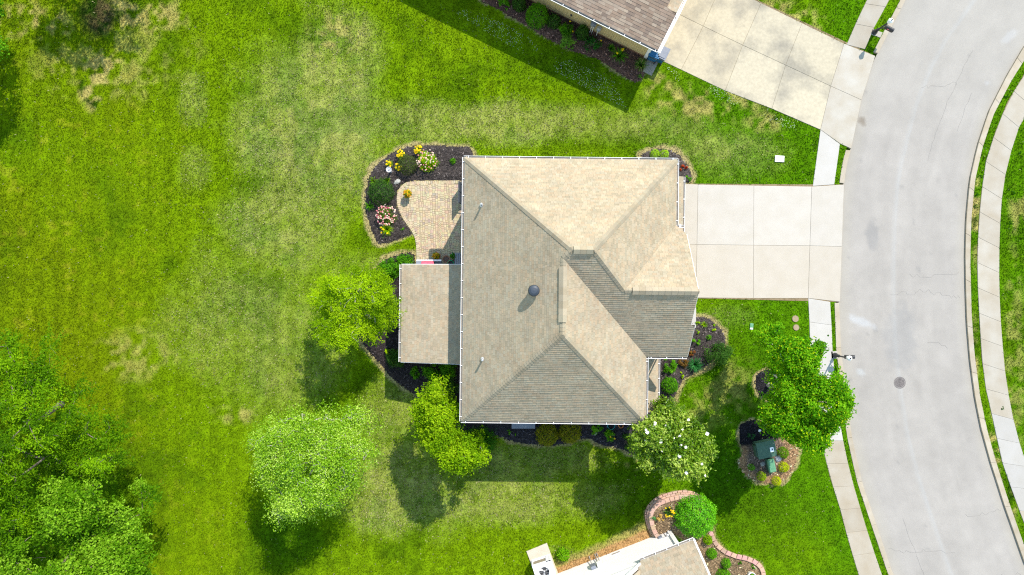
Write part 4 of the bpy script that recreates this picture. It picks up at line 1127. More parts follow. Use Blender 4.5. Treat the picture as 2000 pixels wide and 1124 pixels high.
def tree(name, label, poly, Hc, Hb, Ht, base_px, pal, nclump, per, rc, leaf, seed, style='broad', bark=None, mat=None, group=None, trunk_r=.13, sparse=0.0, flat=.6, tips=None, limbs=26, edge_soft=0.0, cat="tree", vis=1.0, stem_n=1):
    rng = np.random.default_rng(seed); rnd = random.Random(seed)
    base = P(*base_px)
    e = empty(name, base, label, cat, group)
    W_ = P2(poly, Hc)
    # clump centres
    cand = sample_poly(W_, nclump * 14, rng)
    d = pdist(cand[:, 0], cand[:, 1], W_); dm = d.max()
    t = np.clip(d / (.75 * dm), 0, 1); dome = np.sqrt(1 - (1 - t) ** 2)
    up = rng.random(len(cand)) < .74
    gapn = fbm(cand[:, 0], cand[:, 1], rc * 2.2, seed + 50, 2)
    up &= gapn > .39
    lump = (fbm(cand[:, 0], cand[:, 1], rc * 3.0, seed, 2) - .5) * 2.2
    z = np.where(up, Hc + (Ht - Hc) * (dome + lump * .5) - rng.uniform(0, rc * .7, len(cand)), Hc - (Hc - Hb) * dome * rng.uniform(.1, .9, len(cand)))
    C = np.c_[cand, z]; keep = []
    order = np.argsort(-z + rng.uniform(0, (Ht - Hb) * .7, len(z)))
    md = rc * .68
    Kp = np.zeros((0, 3))
    for i in order:
        if d[i] < rc * .62 * (1 - edge_soft): continue
        if len(Kp) and (((Kp - C[i]) * (1, 1, 1.2)) ** 2).sum(1).min() < md * md: continue
        Kp = np.vstack([Kp, C[i]]); keep.append(i)
        if len(keep) >= nclump: break
    C = Kp; ncl = len(C)
    ctr = C[:, :2].mean(0)
    coff = rng.random(ncl)
    # leaves
    nl = ncl * per
    ci = np.repeat(np.arange(ncl), per)
    rsz = (rc * rng.uniform(.65, 1.2, ncl))[ci]
    if style in ('feather', 'spray'):
        outa = np.arctan2(C[:, 1] - ctr[1], C[:, 0] - ctr[0])
        nsp = 14
        sp = rng.integers(0, nsp, nl)
        key = ci * nsp + sp
        nk = ncl * nsp
        a = (np.repeat(outa, nsp) + rng.normal(0, .75, nk))[key]
        off = (rng.normal(0, .3, (nk, 3)) * rc * (1, 1, .45))[key]
        s = rng.uniform(-.45, 1.0, nl) * rsz * .95
        dirv = np.c_[np.cos(a), np.sin(a), np.zeros(nl)]
        side = np.c_[-np.sin(a), np.cos(a), np.zeros(nl)]
        sp_ = style == 'spray'
        sv = rng.normal(0, .09 if sp_ else .05, nl) * (1 + rc)
        pos = C[ci] + off + dirv * s[:, None] + side * sv[:, None]
        pos[:, 2] += -.28 * np.maximum(s, 0) ** 2 / rc + rng.normal(0, .04, nl) - np.abs(sv) * .5
        if sp_: pos += rng.normal(0, .05, (nl, 3))
        nn = np.c_[rng.normal(0, .7 if sp_ else .35, nl), rng.normal(0, .7 if sp_ else .35, nl), np.ones(nl)]
        tip = s / (rsz + 1e-6)
    else:
        v = rng.normal(size=(nl, 3)); v /= np.linalg.norm(v, axis=1, keepdims=True)
        v[:, 2] = np.where(v[:, 2] < -.35, -v[:, 2], v[:, 2])
        rr = rng.uniform(0.35, 1.0, nl) ** .6
        lob = 1 + .35 * np.sin(v[:, 0] * 5 + ci) * np.cos(v[:, 1] * 5 + ci * 1.7)
        pos = C[ci] + v * (rsz * rr * lob)[:, None] * np.array([1, 1, flat])
        # part of each clump's leaves sit along twigs that stick out of it
        ntw = 7; tw = rng.integers(0, ntw, nl); key = ci * ntw + tw
        td = rng.normal(size=(ncl * ntw, 3)) * (1, 1, .45) + (0, 0, .2); td /= np.linalg.norm(td, axis=1, keepdims=True)
        on = rng.random(nl) < .28
        s_ = rng.uniform(.2, 1.45, nl) * rsz
        pos_t = C[ci] + td[key] * s_[:, None] * (1, 1, .8) + rng.normal(0, .055, (nl, 3))
        pos = np.where(on[:, None], pos_t, pos)
        nn = v * .5 + np.array([0, 0, .6]) + rng.normal(0, .62, (nl, 3))
        tip = np.where(on, s_ / (1.2 * rsz), rr)
    if sparse:
        dd = pdist(pos[:, 0], pos[:, 1], W_)
        kp = rng.random(nl) < np.clip(.25 + dd / (dm * sparse), 0, 1)
        pos, nn, ci, tip = pos[kp], nn[kp], ci[kp], tip[kp]; nl = len(pos)
    V = leaf_quads(pos, nn, leaf[0], leaf[1], rng)
    cc = leaf_cols(nl, pal, rng, coff[ci])
    if tips is not None:
        w = (rng.random(nl) < tips[1]) & (tip > .6)
        cc[w] = np.array(tips[0]) * rng.uniform(.8, 1.2, w.sum())[:, None]
    obj("crown", V, np.arange(4 * nl).reshape(-1, 4), mat or M_LEAF, e, kind=None, col=np.repeat(cc, 4, 0))
    # trunk and limbs
    bm_ = bark or M_BARK
    top = Vector((base.x * .5 + ctr[0] * .5, base.y * .5 + ctr[1] * .5, Hb + (Hc - Hb) * .35))
    mb = MB()
    for s_ in range(stem_n):
        dx = Vector((rnd.uniform(-.25, .25), rnd.uniform(-.25, .25), 0)) * (stem_n > 1)
        mb.tube([base + dx * .3 - Vector((0, 0, .1)), base + dx * .5 + Vector((0, 0, .25)), base.lerp(top, .5) + dx, top + dx * 2], [trunk_r * 1.5, trunk_r * 1.05, trunk_r * .9, trunk_r * .65], 9, cap=False)
    tr = mb.build("trunk", bm_, e, smooth=True)
    mb = MB()
    tp = np.array(top); dist = np.linalg.norm((C - tp) * (1, 1, .8), axis=1); par = np.full(ncl, -1)
    for i in range(ncl):
        nearer = np.where(dist < dist[i] - .05)[0]
        if dist[i] < rc * 1.9 or not len(nearer): continue
        cost = np.linalg.norm(C[nearer] - C[i], axis=1) + .35 * dist[nearer]
        par[i] = nearer[np.argmin(cost)]
    load = np.ones(ncl)
    for i in np.argsort(-dist):
        if par[i] >= 0: load[par[i]] += load[i]
    for i in range(ncl):
        if par[i] < 0: p0 = base.lerp(top, rnd.uniform(.7, 1.0))
        else: p0 = Vector(C[par[i]]) - Vector((0, 0, rc * .12))
        p1 = Vector(C[i]) - Vector((0, 0, rc * .12))
        r0 = min(trunk_r * .5, .012 + .009 * math.sqrt(load[i])); r1 = r0 * .7 if load[i] > 1 else .008
        mid = p0.lerp(p1, .5) + Vector((rnd.uniform(-.1, .1), rnd.uniform(-.1, .1), rnd.uniform(-.02, .14)))
        mb.tube([p0, mid, p1], [r0, (r0 + r1) / 2, r1], 5, cap=False)
        if load[i] <= 2:
            for q_ in range(2):
                e_ = p1 + Vector((rnd.uniform(-1, 1), rnd.uniform(-1, 1), rnd.uniform(0, .6))) * rc * .7
                mb.tube([p1, e_], [.009, .004], 4, cap=False)
    mb.build("limb", bm_, tr, smooth=True)
    return e, C

def shrub(name, label, px, py, r, H, pal, n=1500, leaf=(.07, .04), seed=0, kind='round', flowers=None, cat="shrub", group=None, mat=None, z0=0.03, sq=1.0, rot=0.0):
    rng = np.random.default_rng(seed * 31 + int(px) * 7 + int(py))
    base = P(px, py); base.z = 0
    e = empty(name, (base.x, base.y, z0), label, cat, group)
    R = r * k_at(H * .6) 
    if kind == 'round':
        v = rng.normal(size=(n, 3)); v /= np.linalg.norm(v, axis=1, keepdims=True); v[:, 2] = np.abs(v[:, 2])
        ph = rng.uniform(0, 6.28, 4)
        bump = 1 + .05 * np.sin(v[:, 0] * 6 + ph[0]) * np.cos(v[:, 1] * 6 + ph[1]) + .06 * np.sin(v[:, 0] * 13 + ph[2]) * np.cos(v[:, 1] * 12 + ph[3])
        rr = (rng.uniform(.55, 1.0, n) ** .4) * bump * rng.normal(1, .035, n)
        pos = v * rr[:, None] * np.array([R, R * sq, H])
        nn = v * np.array([1, 1, 1.2]) + rng.normal(0, .45, (n, 3))
        off = np.clip((bump - .85) / .3, 0, 1)
    elif kind == 'loose':
        nc = max(5, n // 45); c = rng.normal(size=(nc, 3)); c /= np.linalg.norm(c, axis=1, keepdims=True); c[:, 2] = np.abs(c[:, 2])
        c *= (rng.uniform(.25, 1, nc) ** .5)[:, None] * np.array([R, R * sq, H]) * .85
        ci = rng.integers(0, nc, n); v = rng.normal(size=(n, 3))
        pos = c[ci] + v * np.array([R, R, H]) * .13
        nn = v * .6 + np.array([0, 0, .8]); off = rng.random(nc)[ci]
    elif kind == 'strap':     # arching grass-like leaves from the crown of the plant
        nb = max(8, n // 5); a = rng.uniform(0, 6.28, nb); l = R * rng.uniform(.55, 1.05, nb); V = []; 
        hh = H * rng.uniform(.6, 1.1, nb); w = leaf[1] * rng.uniform(.7, 1.3, nb)
        ts = np.array([0, .35, .7, 1.0]); q = []
        for t in ts:
            rad = l * t; zz = hh * (1.9 * t - 1.25 * t * t); ww = w * (1 - t * .85)
            cx, cy = np.cos(a) * rad, np.sin(a) * rad
            q.append((np.c_[cx - np.sin(a) * ww, cy + np.cos(a) * ww, zz], np.c_[cx + np.sin(a) * ww, cy - np.cos(a) * ww, zz]))
        Vs = np.stack([x for pr in q for x in pr], 1).reshape(-1, 3)
        Fb = np.array([[0, 1, 3, 2], [2, 3, 5, 4], [4, 5, 7, 6]])
        Fs = (Fb[None] + (np.arange(nb) * 8)[:, None, None]).reshape(-1, 4)
        cc = np.repeat(leaf_cols(nb, pal, rng), 8, 0)
        obj("foliage", Vs + np.array([base.x, base.y, z0]), Fs, mat or M_LEAF, e, col=cc)
    if kind != 'strap':
        V = leaf_quads(pos + np.array([base.x, base.y, z0 + .02]), nn, leaf[0], leaf[1], rng)
        cc = leaf_cols(n, pal, rng, off)
        obj("foliage", V, np.arange(4 * n).reshape(-1, 4), mat or M_LEAF, e, col=np.repeat(cc, 4, 0))
        if r > 12:
            mb = MB()
            for s_ in range(4):
                a = s_ * 1.57 + .4; mb.tube([(base.x, base.y, z0 - .05), (base.x + math.cos(a) * R * .3, base.y + math.sin(a) * R * .3, z0 + H * .6)], [.03, .012], 5)
            mb.build("stem", M_BARK, e)
    if flowers:
        fc, fn, fs, top = flowers
        a = rng.uniform(0, 6.28, fn); rr = np.sqrt(rng.random(fn)) * R * top
        zz = H * np.sqrt(np.clip(1 - (rr / (R * 1.15)) ** 2, .1, 1)) * (1.0 if kind != 'strap' else .95) + .05
        cpos = np.c_[base.x + np.cos(a) * rr, base.y + np.sin(a) * rr, z0 + zz]
        pc = np.array(fc)[rng.integers(0, len(fc), fn)] * rng.uniform(.85, 1.1, fn)[:, None]
        C5 = np.repeat(cpos, 5, 0); pa_ = np.tile(np.arange(5) * 1.2566, fn) + np.repeat(rng.uniform(0, 1.2, fn), 5)
        C5 = C5 + np.c_[np.cos(pa_), np.sin(pa_), np.zeros(5 * fn)] * fs * .35
        nn = np.c_[np.cos(pa_) * .4, np.sin(pa_) * .4, np.ones(5 * fn)] + rng.normal(0, .2, (5 * fn, 3))
        V = leaf_quads(C5, nn, fs * .8, fs * .55, rng)
        obj("flower", V, np.arange(20 * fn).reshape(-1, 4), M_FLOWER, e, kind='stuff', col=np.repeat(np.repeat(pc, 5, 0), 4, 0))
    return e

LF = 1.2   # foliage photo-colour to albedo
def FA(r, g, b): return A(r, g, b, LF)
LIME = [FA(74, 116, 2), FA(110, 156, 2), FA(150, 190, 6), FA(176, 206, 14)]
GREEN = [FA(36, 84, 4), FA(56, 116, 8), FA(84, 146, 14), FA(112, 172, 26)]
DGREEN = [FA(26, 60, 14), FA(44, 84, 22), FA(64, 106, 34), FA(92, 128, 48)]
OLIVE_P = [FA(44, 58, 22), FA(66, 82, 34), FA(84, 104, 44), FA(108, 124, 60)]

# --- trees
tree("honey_locust", "feathery lime green tree between the lawn and the low sunroom roof",
     [(605, 590), (612, 552), (618, 535), (640, 535), (665, 520), (690, 522), (705, 508), (735, 505), (752, 530), (770, 545), (779, 585), (778, 640), (760, 655), (742, 658), (718, 668), (712, 683), (690, 676), (655, 676), (640, 662), (620, 660), (604, 652), (612, 625), (602, 612)],
     4.0, 1.6, 5.9, (728, 622), [FA(78, 114, 0), FA(110, 150, 0), FA(142, 180, 4), FA(168, 200, 14)], 78, 400, .62, (.12, .045), 11, 'feather', M_BARK_L, trunk_r=.11, limbs=30, flat=.35)
tree("river_birch", "pale fine leaved birch standing alone on the back lawn",
     [(500, 885), (500, 858), (524, 840), (550, 815), (585, 803), (630, 808), (668, 812), (690, 790), (712, 794), (712, 818), (730, 850), (728, 880), (708, 912), (690, 935), (682, 962), (662, 975), (642, 1000), (605, 998), (572, 1000), (546, 985), (528, 960), (512, 930)],
     5.2, 1.8, 8.2, (640, 850), [FA(74, 120, 2), FA(110, 158, 10), FA(142, 184, 24), FA(184, 212, 92)], 210, 290, .58, (.095, .065), 12, 'spray', M_BARK_L, mat=M_LEAF_G, trunk_r=.1, sparse=.4, flat=.5, edge_soft=.8, stem_n=3)
tree("pear_tree", "lime yellow tree with grey branches at the house's lower left corner",
     [(846, 738), (864, 742), (872, 772), (890, 785), (892, 820), (900, 846), (920, 848), (942, 858), (956, 880), (948, 902), (930, 896), (915, 910), (893, 902), (880, 912), (852, 896), (838, 880), (822, 850), (812, 830), (806, 803), (818, 775), (834, 765)],
     4.2, 1.4, 5.9, (885, 815), [FA(70, 110, 0), FA(102, 144, 2), FA(132, 172, 8), FA(166, 196, 24)], 150, 230, .40, (.12, .085), 13, 'broad', M_BARK_L, trunk_r=.09, flat=.55, sparse=.2, edge_soft=.5)
e_mag, C_mag = tree("magnolia", "round magnolia dotted with white flowers at the house's front corner",
     [(1228, 850), (1232, 815), (1262, 800), (1285, 786), (1312, 778), (1325, 795), (1345, 805), (1362, 815), (1372, 838), (1386, 850), (1385, 885), (1372, 912), (1350, 925), (1322, 915), (1300, 922), (1275, 908), (1250, 905), (1235, 885)],
     4.4, 1.0, 6.6, (1283, 832), [FA(52, 88, 2), FA(84, 124, 10), FA(120, 154, 28), FA(176, 196, 84)], 120, 300, .5, (.17, .085), 14, 'broad', M_BARK_L, mat=M_LEAF_G, trunk_r=.1, flat=.6)
rng_ = np.random.default_rng(5)
fm = []
for v in range(3):
    mb = MB()
    for j in range(8):
        a = j * .785 + v * .3; r = .12 + .02 * (j % 2)
        c_, s_ = math.cos(a), math.sin(a)
        mb.add([(0, 0, 0), (c_ * r * .6 - s_ * .05, s_ * r * .6 + c_ * .05, .035), (c_ * r, s_ * r, .03), (c_ * r * .6 + s_ * .05, s_ * r * .6 - c_ * .05, .035)], [(0, 1, 2, 3)])
    mb.lathe((0, 0, 0), [(.025, 0), (.02, .06), (.005, .07)], 6)
    fm.append(np_mesh("flower", mb.V, mb.F, pm("magnolia_petal", (.72, .7, .64), (.78, .76, .7), 9, .6)))
topc = [c for c in C_mag if c[2] > 5.0]
for i in range(24):
    c = topc[(i * 7) % len(topc)]
    o_ = link_mesh("flower", fm[i % 3], e_mag, (c[0] + rng_.normal(0, .25), c[1] + rng_.normal(0, .25), c[2] + .42 + rng_.uniform(0, .08)))
    o_.rotation_euler = (rng_.normal(0, .4), rng_.normal(0, .4), rng_.uniform(0, 6)); s_ = rng_.uniform(.5, .95); o_.scale = (s_, s_, s_)
tree("street_maple", "large green tree with yellow tipped leaves overhanging the pavement",
     [(1494, 645), (1508, 640), (1520, 622), (1534, 628), (1540, 642), (1556, 660), (1584, 652), (1598, 672), (1588, 692), (1606, 715), (1622, 722), (1626, 750), (1636, 768), (1634, 796), (1620, 812), (1614, 832), (1598, 838), (1600, 862), (1578, 866), (1562, 880), (1539, 868), (1522, 850), (1497, 848), (1482, 836), (1484, 812), (1472, 802), (1480, 782), (1499, 765), (1494, 740), (1506, 715), (1499, 690), (1492, 665)],
     4.7, 1.8, 7.0, (1500, 752), [FA(46, 98, 0), FA(72, 136, 2), FA(104, 168, 10), FA(140, 194, 26)], 300, 200, .40, (.12, .09), 15, 'broad', M_BARK_L, tips=(FA(170, 196, 16), .10), trunk_r=.12, flat=.55, sparse=.14)
tree("locust_tree", "broad dark feathery tree at the left edge above the brighter round tree",
     [(0, 652), (60, 650), (118, 688), (140, 735), (185, 765), (165, 800), (225, 825), (246, 880), (228, 912), (170, 935), (110, 950), (100, 1010), (60, 1050), (0, 1060), (-90, 1050), (-130, 850), (-90, 690)],
     6.0, 1.5, 9.0, (120, 790), [FA(42, 80, 0), FA(70, 114, 0), FA(102, 148, 2), FA(134, 176, 10)], 190, 340, .8, (.15, .065), 16, 'feather', M_BARK, trunk_r=.15, flat=.45)
tree("alder_tree", "bright rounded leafy tree filling the lower left corner",
     [(112, 935), (150, 922), (205, 925), (250, 935), (290, 930), (318, 985), (300, 1010), (325, 1050), (318, 1090), (300, 1180), (150, 1230), (-20, 1200), (10, 1090), (60, 1050), (105, 1000)],
     5.5, 1.5, 8.2, (240, 1010), [FA(46, 86, 0), FA(74, 122, 4), FA(106, 154, 14), FA(146, 188, 48)], 210, 280, .62, (.14, .1), 17, 'broad', M_BARK, trunk_r=.14, flat=.5)
# trees just outside the frame whose shadows reach into it
tree("oak_tree", "tree beyond the top left frame edge casting shade on the patchy lawn",
     [(20, -190), (60, -300), (200, -330), (300, -240), (270, -150), (200, -110), (60, -120)], 5.6, 2.2, 7.2, (230, -190), GREEN, 60, 170, .6, (.13, .09), 18, 'broad', trunk_r=.14, sparse=.5)
tree("oak_tree", "tree beyond the left frame edge with its tips just inside",
     [(-140, 20), (-100, -80), (-36, -60), (-16, 0), (-12, 60), (-22, 105), (-110, 110)], 4.6, 1.2, 6.4, (-60, 60), GREEN, 80, 330, .6, (.13, .09), 19, 'broad', trunk_r=.14)

# --- patio bed planting
YEL = [FA(232, 196, 0), FA(246, 214, 10)]; PINK = [FA(226, 150, 150), FA(240, 196, 184), FA(206, 96, 120), FA(244, 220, 200)]
shrub("shrub", "round dark green clipped shrub left of the patio", 746, 377, 27, 1.15, DGREEN, 4200, (.06, .035), 1)
shrub("barberry_shrub", "dark olive twiggy shrub between yellow lilies and the pink rose bush", 797, 324, 21, .95, OLIVE_P, 2600, (.055, .03), 2)
shrub("rose_bush", "lime leaved rose bush with pink blooms at the top of the patio bed", 836, 316, 22, .85, LIME, 2200, (.08, .05), 3, 'loose', (PINK[:2] + PINK[3:], 60, .075, .95))
shrub("azalea_bush", "pale pink flowering bush below the round dark shrub", 757, 422, 21, .75, [FA(60, 90, 20), FA(96, 124, 40), FA(126, 150, 60)], 1600, (.07, .045), 4, 'loose', (PINK, 100, .08, 1.0))
G_L = "yellow lilies in the patio bed"
for i, (x, y, r, nf, lb) in enumerate(((784, 304, 11, 16, "yellow lily clump left of the dark olive shrub's top"), (819, 295, 11, 16, "yellow lily clump touching the pink rose bush"), (762, 321, 9, 7, "small yellow lily clump beside the white bird bath"), (779, 329, 8, 9, "yellow lily clump at the dark olive shrub's lower left"))):
    shrub("daylily", lb, x, y, r, .5, LIME, 260, (.2, .02), 20 + i, 'strap', (YEL, nf, .11, .8), "flower", G_L)
shrub("daylily", "bright green lily clump below the pink bush with few yellow blooms", 757, 449, 15, .55, LIME, 420, (.2, .022), 25, 'strap', (YEL, 6, .1, .8), "flower", G_L)
shrub("garden_plant", "small round green plant alone in mulch near the house corner", 885, 316, 6.5, .35, GREEN, 260, (.06, .05), 26, 'round', None, "plant")
shrub("garden_plant", "tiny green seedling beside the curved patio edge", 786, 449, 5, .12, GREEN, 40, (.1, .05), 27, 'loose', None, "plant")
shrub("garden_plant", "tiny green sprout at the tip of the patio bed", 748, 465, 3.5, .1, GREEN, 24, (.08, .04), 28, 'loose', None, "plant")
shrub("iris_plant", "strappy green leaves left below the round dark shrub", 723, 403, 13, .45, GREEN, 200, (.2, .022), 29, 'strap', None, "plant")
shrub("iris_plant", "light green strappy leaves left above the round dark shrub", 731, 356, 11, .4, LIME[:3], 220, (.2, .02), 30, 'strap', None, "plant")
shrub("iris_plant", "light green strappy leaves right above the round dark shrub", 757, 354, 9, .4, LIME[:3], 200, (.2, .02), 31, 'strap', None, "plant")

M_BATH = pm('cast_stone', (.36, .36, .37), (.42, .42, .43), 6, .8)
b = P(764, 336)
bb = empty("bird_bath", b, "white round bird bath standing in the mulch above the patio", "bird bath")
mb = MB(); mb.lathe(b, [(.14, 0), (.14, .04), (.06, .1), (.05, .7), (.09, .76)], 16); mb.build("pedestal", M_BATH, bb)
mb = MB(); mb.lathe(b, [(.05, .76), (.15, .80), (.17, .86), (.15, .86), (.1, .82), (.02, .81)], 24); bo = mb.build("bowl", M_BATH, bb)
mb = MB(); mb.lathe(b + Vector((.02, 0, .82)), [(.03, 0), (.04, .05), (.02, .09)], 8); mb.build("ornament", M_GALV, bo)

def stone(name, label, px, py, r, mat, sx=1.0, sy=.7, rz=0.0, h=.35, z=0.05, cat="stone", seed=1):
    rnd = random.Random(seed); c = P(px, py); R = r * k_at(0)
    bm = bmesh.new(); bmesh.ops.create_icosphere(bm, subdivisions=2, radius=1)
    for v in bm.verts:
        n = v.co.normalized(); f = 1 + .16 * math.sin(n.x * 3 + seed) * math.cos(n.y * 4 + seed * 2) + rnd.uniform(-.06, .06)
        v.co = Vector((n.x * f * R * sx, n.y * f * R * sy, max(n.z, -.4) * f * R * h))
    me = bpy.data.meshes.new(name); bm.to_mesh(me); bm.free(); me.materials.append(mat)
    o = link_mesh(name, me, None, (c.x, c.y, z)); o.rotation_euler.z = rz
    return tag(o, label, cat)
stone("stone", "flat pale grey stone lying in the mulch by the patio curve", 776, 356, 8, M_STONE, 1, .6, .6, .5, .06, seed=3)
stone("stone", "blue grey pointed stone right of the green transformer", 1519, 895, 7, M_BLUESTONE, 1, .9, .5, .7, .06, seed=4)
stone("stone", "rounded pale stone left of the small green pedestal", 1489, 906, 6, M_STONE, 1, .9, .2, .6, .06, seed=5)
stone("stone", "small white stone by the black mulch under the street tree", 1483, 841, 3.5, M_IVORY, 1, .8, .2, .7, .06, seed=6)
stone("stone", "small pale stone in the dark mulch below the house's lower eave", 1163, 846, 4, M_STONE, .6, 1.2, -.4, .6, .06, seed=8)

def pot(name, label, px, py, r, h, mat, soil=True, z=.05):
    c = P(px, py); c.z = z; R = r * k_at(0)
    e = empty(name, c, label, "flower pot")
    MB().lathe(c, [(R * .68, 0), (R * .92, h * .86), (R, h * .86), (R, h), (R * .86, h), (R * .82, h * .84), (.01, h * .84)], 20).build("pot", mat, e)
    MB().lathe(c, [(R * .8, h * .8), (R * .5, h * .88), (.01, h * .89)], 14).build("soil", M_SOIL, e)
    return e, c, R
def pot_plant(e, c, R, h, pal, n, leaf, spread, hh, seed):
    rng = np.random.default_rng(seed)
    v = rng.normal(size=(n, 3)); v /= np.linalg.norm(v, axis=1, keepdims=True); v[:, 2] = np.abs(v[:, 2])
    pos = v * (rng.uniform(.4, 1, n) ** .5)[:, None] * np.array([spread, spread, hh]) + np.array([c.x, c.y, c.z + h])
    V = leaf_quads(pos, v * .6 + (0, 0, .7) + rng.normal(0, .3, (n, 3)), leaf[0], leaf[1], rng)
    obj("foliage", V, np.arange(4 * n).reshape(-1, 4), M_LEAF, e, col=np.repeat(leaf_cols(n, pal, rng), 4, 0))
CROTON = [FA(120, 150, 10), FA(60, 110, 10), FA(226, 196, 30), FA(220, 120, 40), FA(190, 200, 30)]
e, c, R = pot("potted_croton", "pot of yellow and red leaved plant standing alone on the patio", 798, 381, 6, .45, M_BLACK); pot_plant(e, c, R, .45, CROTON, 170, (.13, .07), .27, .4, 1)
e, c, R = pot("potted_plant", "wide pot with yellow green plant in the patio's shaded corner", 855, 502, 7.5, .4, M_TERRA); pot_plant(e, c + Vector((-.06, 0, 0)), R, .36, CROTON, 60, (.15, .09), .24, .22, 2)
e, c, R = pot("terracotta_pot", "wide terracotta pot of bare soil in the patio's shaded corner", 873, 507, 7.5, .38, M_TERRA)
e, c, R = pot("potted_plant", "dark potted plant with a tall stake beside the house wall", 886, 501, 4.5, .3, M_BLACK); pot_plant(e, c, R, .3, GREEN[:3], 90, (.12, .04), .2, .3, 3)
MB().tube([c + Vector((.02, 0, .25)), c + Vector((0, .12, 1.0)), c + Vector((.0, .35, 1.5))], .01, 5).build("stake", M_HOSE, e)
c = P(895, 510); c.z = .05
pb = empty("planter_bench", c, "narrow grey slatted bench against the house by the pots", "bench")
for i in range(3): MB().box(c + Vector((-.12 + i * .12, 0, .42)), (.1, .95, .03)).build("slat", M_GREYPL, pb)
for s in (-1, 1): MB().box(c + Vector((0, s * .4, .2)), (.3, .05, .4)).build("leg", M_GREYPL, pb)
c = P(881, 516); c.z = .05
hs = empty("hose_reel", c, "coiled bright green hose beside the sunroom roof edge", "hose")
mb = MB()
pts = [c + Vector((math.cos(t * .35) * (.2 + .012 * math.sin(t)), math.sin(t * .35) * .2, .25 + t * .0022)) for t in range(72)]
mb.tube(pts, .016, 6); mb.build("hose", M_HOSE, hs)
MB().lathe(c, [(.22, 0), (.24, .2), (.2, .24), (.02, .24)], 20).build("hose_pot", M_BLACK, hs)
MB().lathe(c + Vector((.2, .02, .2)), [(.03, 0), (.04, .05), (.03, .1), (.01, .12)], 8).build("nozzle", M_WHITE, hs)
# gas grill under the sunroom eave
c = P(841, 520); c.z = .05
gr = empty("gas_grill", c, "gas grill with a red lid and steel shelves half under the sunroom roof", "grill")
mb = MB(); mb.box(c + Vector((0, 0, .45)), (.7, .5, .8)); mb.build("cabinet", M_SLATE, gr, bevel=.02)
n = 9; V = []
for sx in (-.42, .32):
    for j in range(n): a = math.pi * j / (n - 1); V.append(c + Vector((sx, .25 * math.cos(a) + .02, .86 + .24 * math.sin(a))))
mb = MB(); mb.add(V, [(j, j + 1, n + j + 1, n + j) for j in range(n - 1)] + [tuple(range(n - 1, -1, -1)), tuple(range(n, 2 * n))]); ld = mb.build("lid", M_RED, gr)
mb = MB(); mb.tube([c + Vector((-.3, .32, .98)), c + Vector((.2, .32, .98))], .014, 6); mb.build("handle", M_STEEL, ld)
mb = MB(); mb.box(c + Vector((-.05, .27, 1.08)), (.1, .01, .04)); mb.build("badge", M_STICK, ld)
for s, nm in ((-1, "side_shelf"), (1, "side_shelf")):
    mb = MB(); mb.box(c + Vector((s * .56, .02, .86)), (.4, .5, .04)); mb.build(nm, M_SLATE if s > 0 else M_GREYPL, gr, bevel=.008)
mb = MB(); mb.box(c + Vector((0, .31, .86)), (1.5, .09, .06)); fp = mb.build("front_rail", M_STEEL, gr, bevel=.01)
for j in range(4):
    mb = MB(); k_ = c + Vector((-.24 + j * .16, .36, .86)); mb.tube([k_, k_ + Vector((0, .04, 0))], .025, 8); mb.build("knob", M_BLACK, fp)
# patio chairs along the wall, mostly under the eave
def patio_chair(px, py, lb):
    c = P(px, py); c.z = .05
    e = empty("patio_chair", c, lb, "chair", "patio chairs under the eave")
    MB().box(c + Vector((.25, 0, .42)), (.55, .62, .07)).build("seat", M_SLATE, e, bevel=.02)
    mb = MB(); R = Matrix.Rotation(-.12, 3, 'Y'); mb.box(c + Vector((-.03, 0, .8)), (.07, .64, .8), rot=R); mb.build("backrest", M_SLATE, e, bevel=.025)
    for sx in (.02, .48):
        for sy in (-1, 1): MB().box(c + Vector((sx, sy * .28, .2)), (.04, .04, .4)).build("leg", M_BLACK, e)
    for sy in (-1, 1): MB().box(c + Vector((.25, sy * .33, .62)), (.5, .05, .03)).build("armrest", M_SLATE, e)
patio_chair(901.5, 370, "upper slate blue patio chair half hidden under the house's left eave")
patio_chair(901.5, 391, "lower slate blue patio chair half hidden under the house's left eave")

# --- west bed planting
WB = "shrubs beside the sunroom"
for i, (x, y, r, H, pal, kd, lb) in enumerate((
    (790, 515, 22, .9, GREEN, 'loose', "green leafy shrub between patio end and sunroom roof"),
    (762, 526, 24, 1.0, GREEN, 'loose', "green leafy shrub half under the feathery lime tree's right side"),
    (775, 700, 22, .8, DGREEN, 'loose', "dark green shrub hugging the sunroom's lower left wall"),
    (758, 688, 8, .5, LIME, 'loose', "small yellow green plant in mulch below the feathery lime tree"),
    (812, 727, 13, .7, GREEN, 'loose', "small green shrub leftmost below the sunroom's lower roof edge"),
    (843, 724, 20, .9, GREEN, 'loose', "middle green shrub below the sunroom's lower roof edge"),
    (876, 722, 20, .9, GREEN, 'loose', "green shrub in the corner between sunroom and main roof"),
    (872, 758, 26, 1.1, DGREEN, 'loose', "dark green shrub above the lime yellow tree beside the main roof"),
    (886, 795, 18, 1.0, GREEN, 'loose', "green shrub behind the lime yellow tree against the left eave"))):
    shrub("shrub", lb, x, y, r, H, pal, int(r * r * 4.2), (.10, .05), 40 + i, kd, None, "shrub", WB)
shrub("shrub", "wide dark green shrub right of the lime yellow tree under the lower eave", 935, 858, 40, 1.5, [FA(34, 76, 8), FA(50, 104, 14), FA(70, 128, 20)], 5600, (.10, .05), 50, 'loose', None, "shrub", None, None, .03, .72)
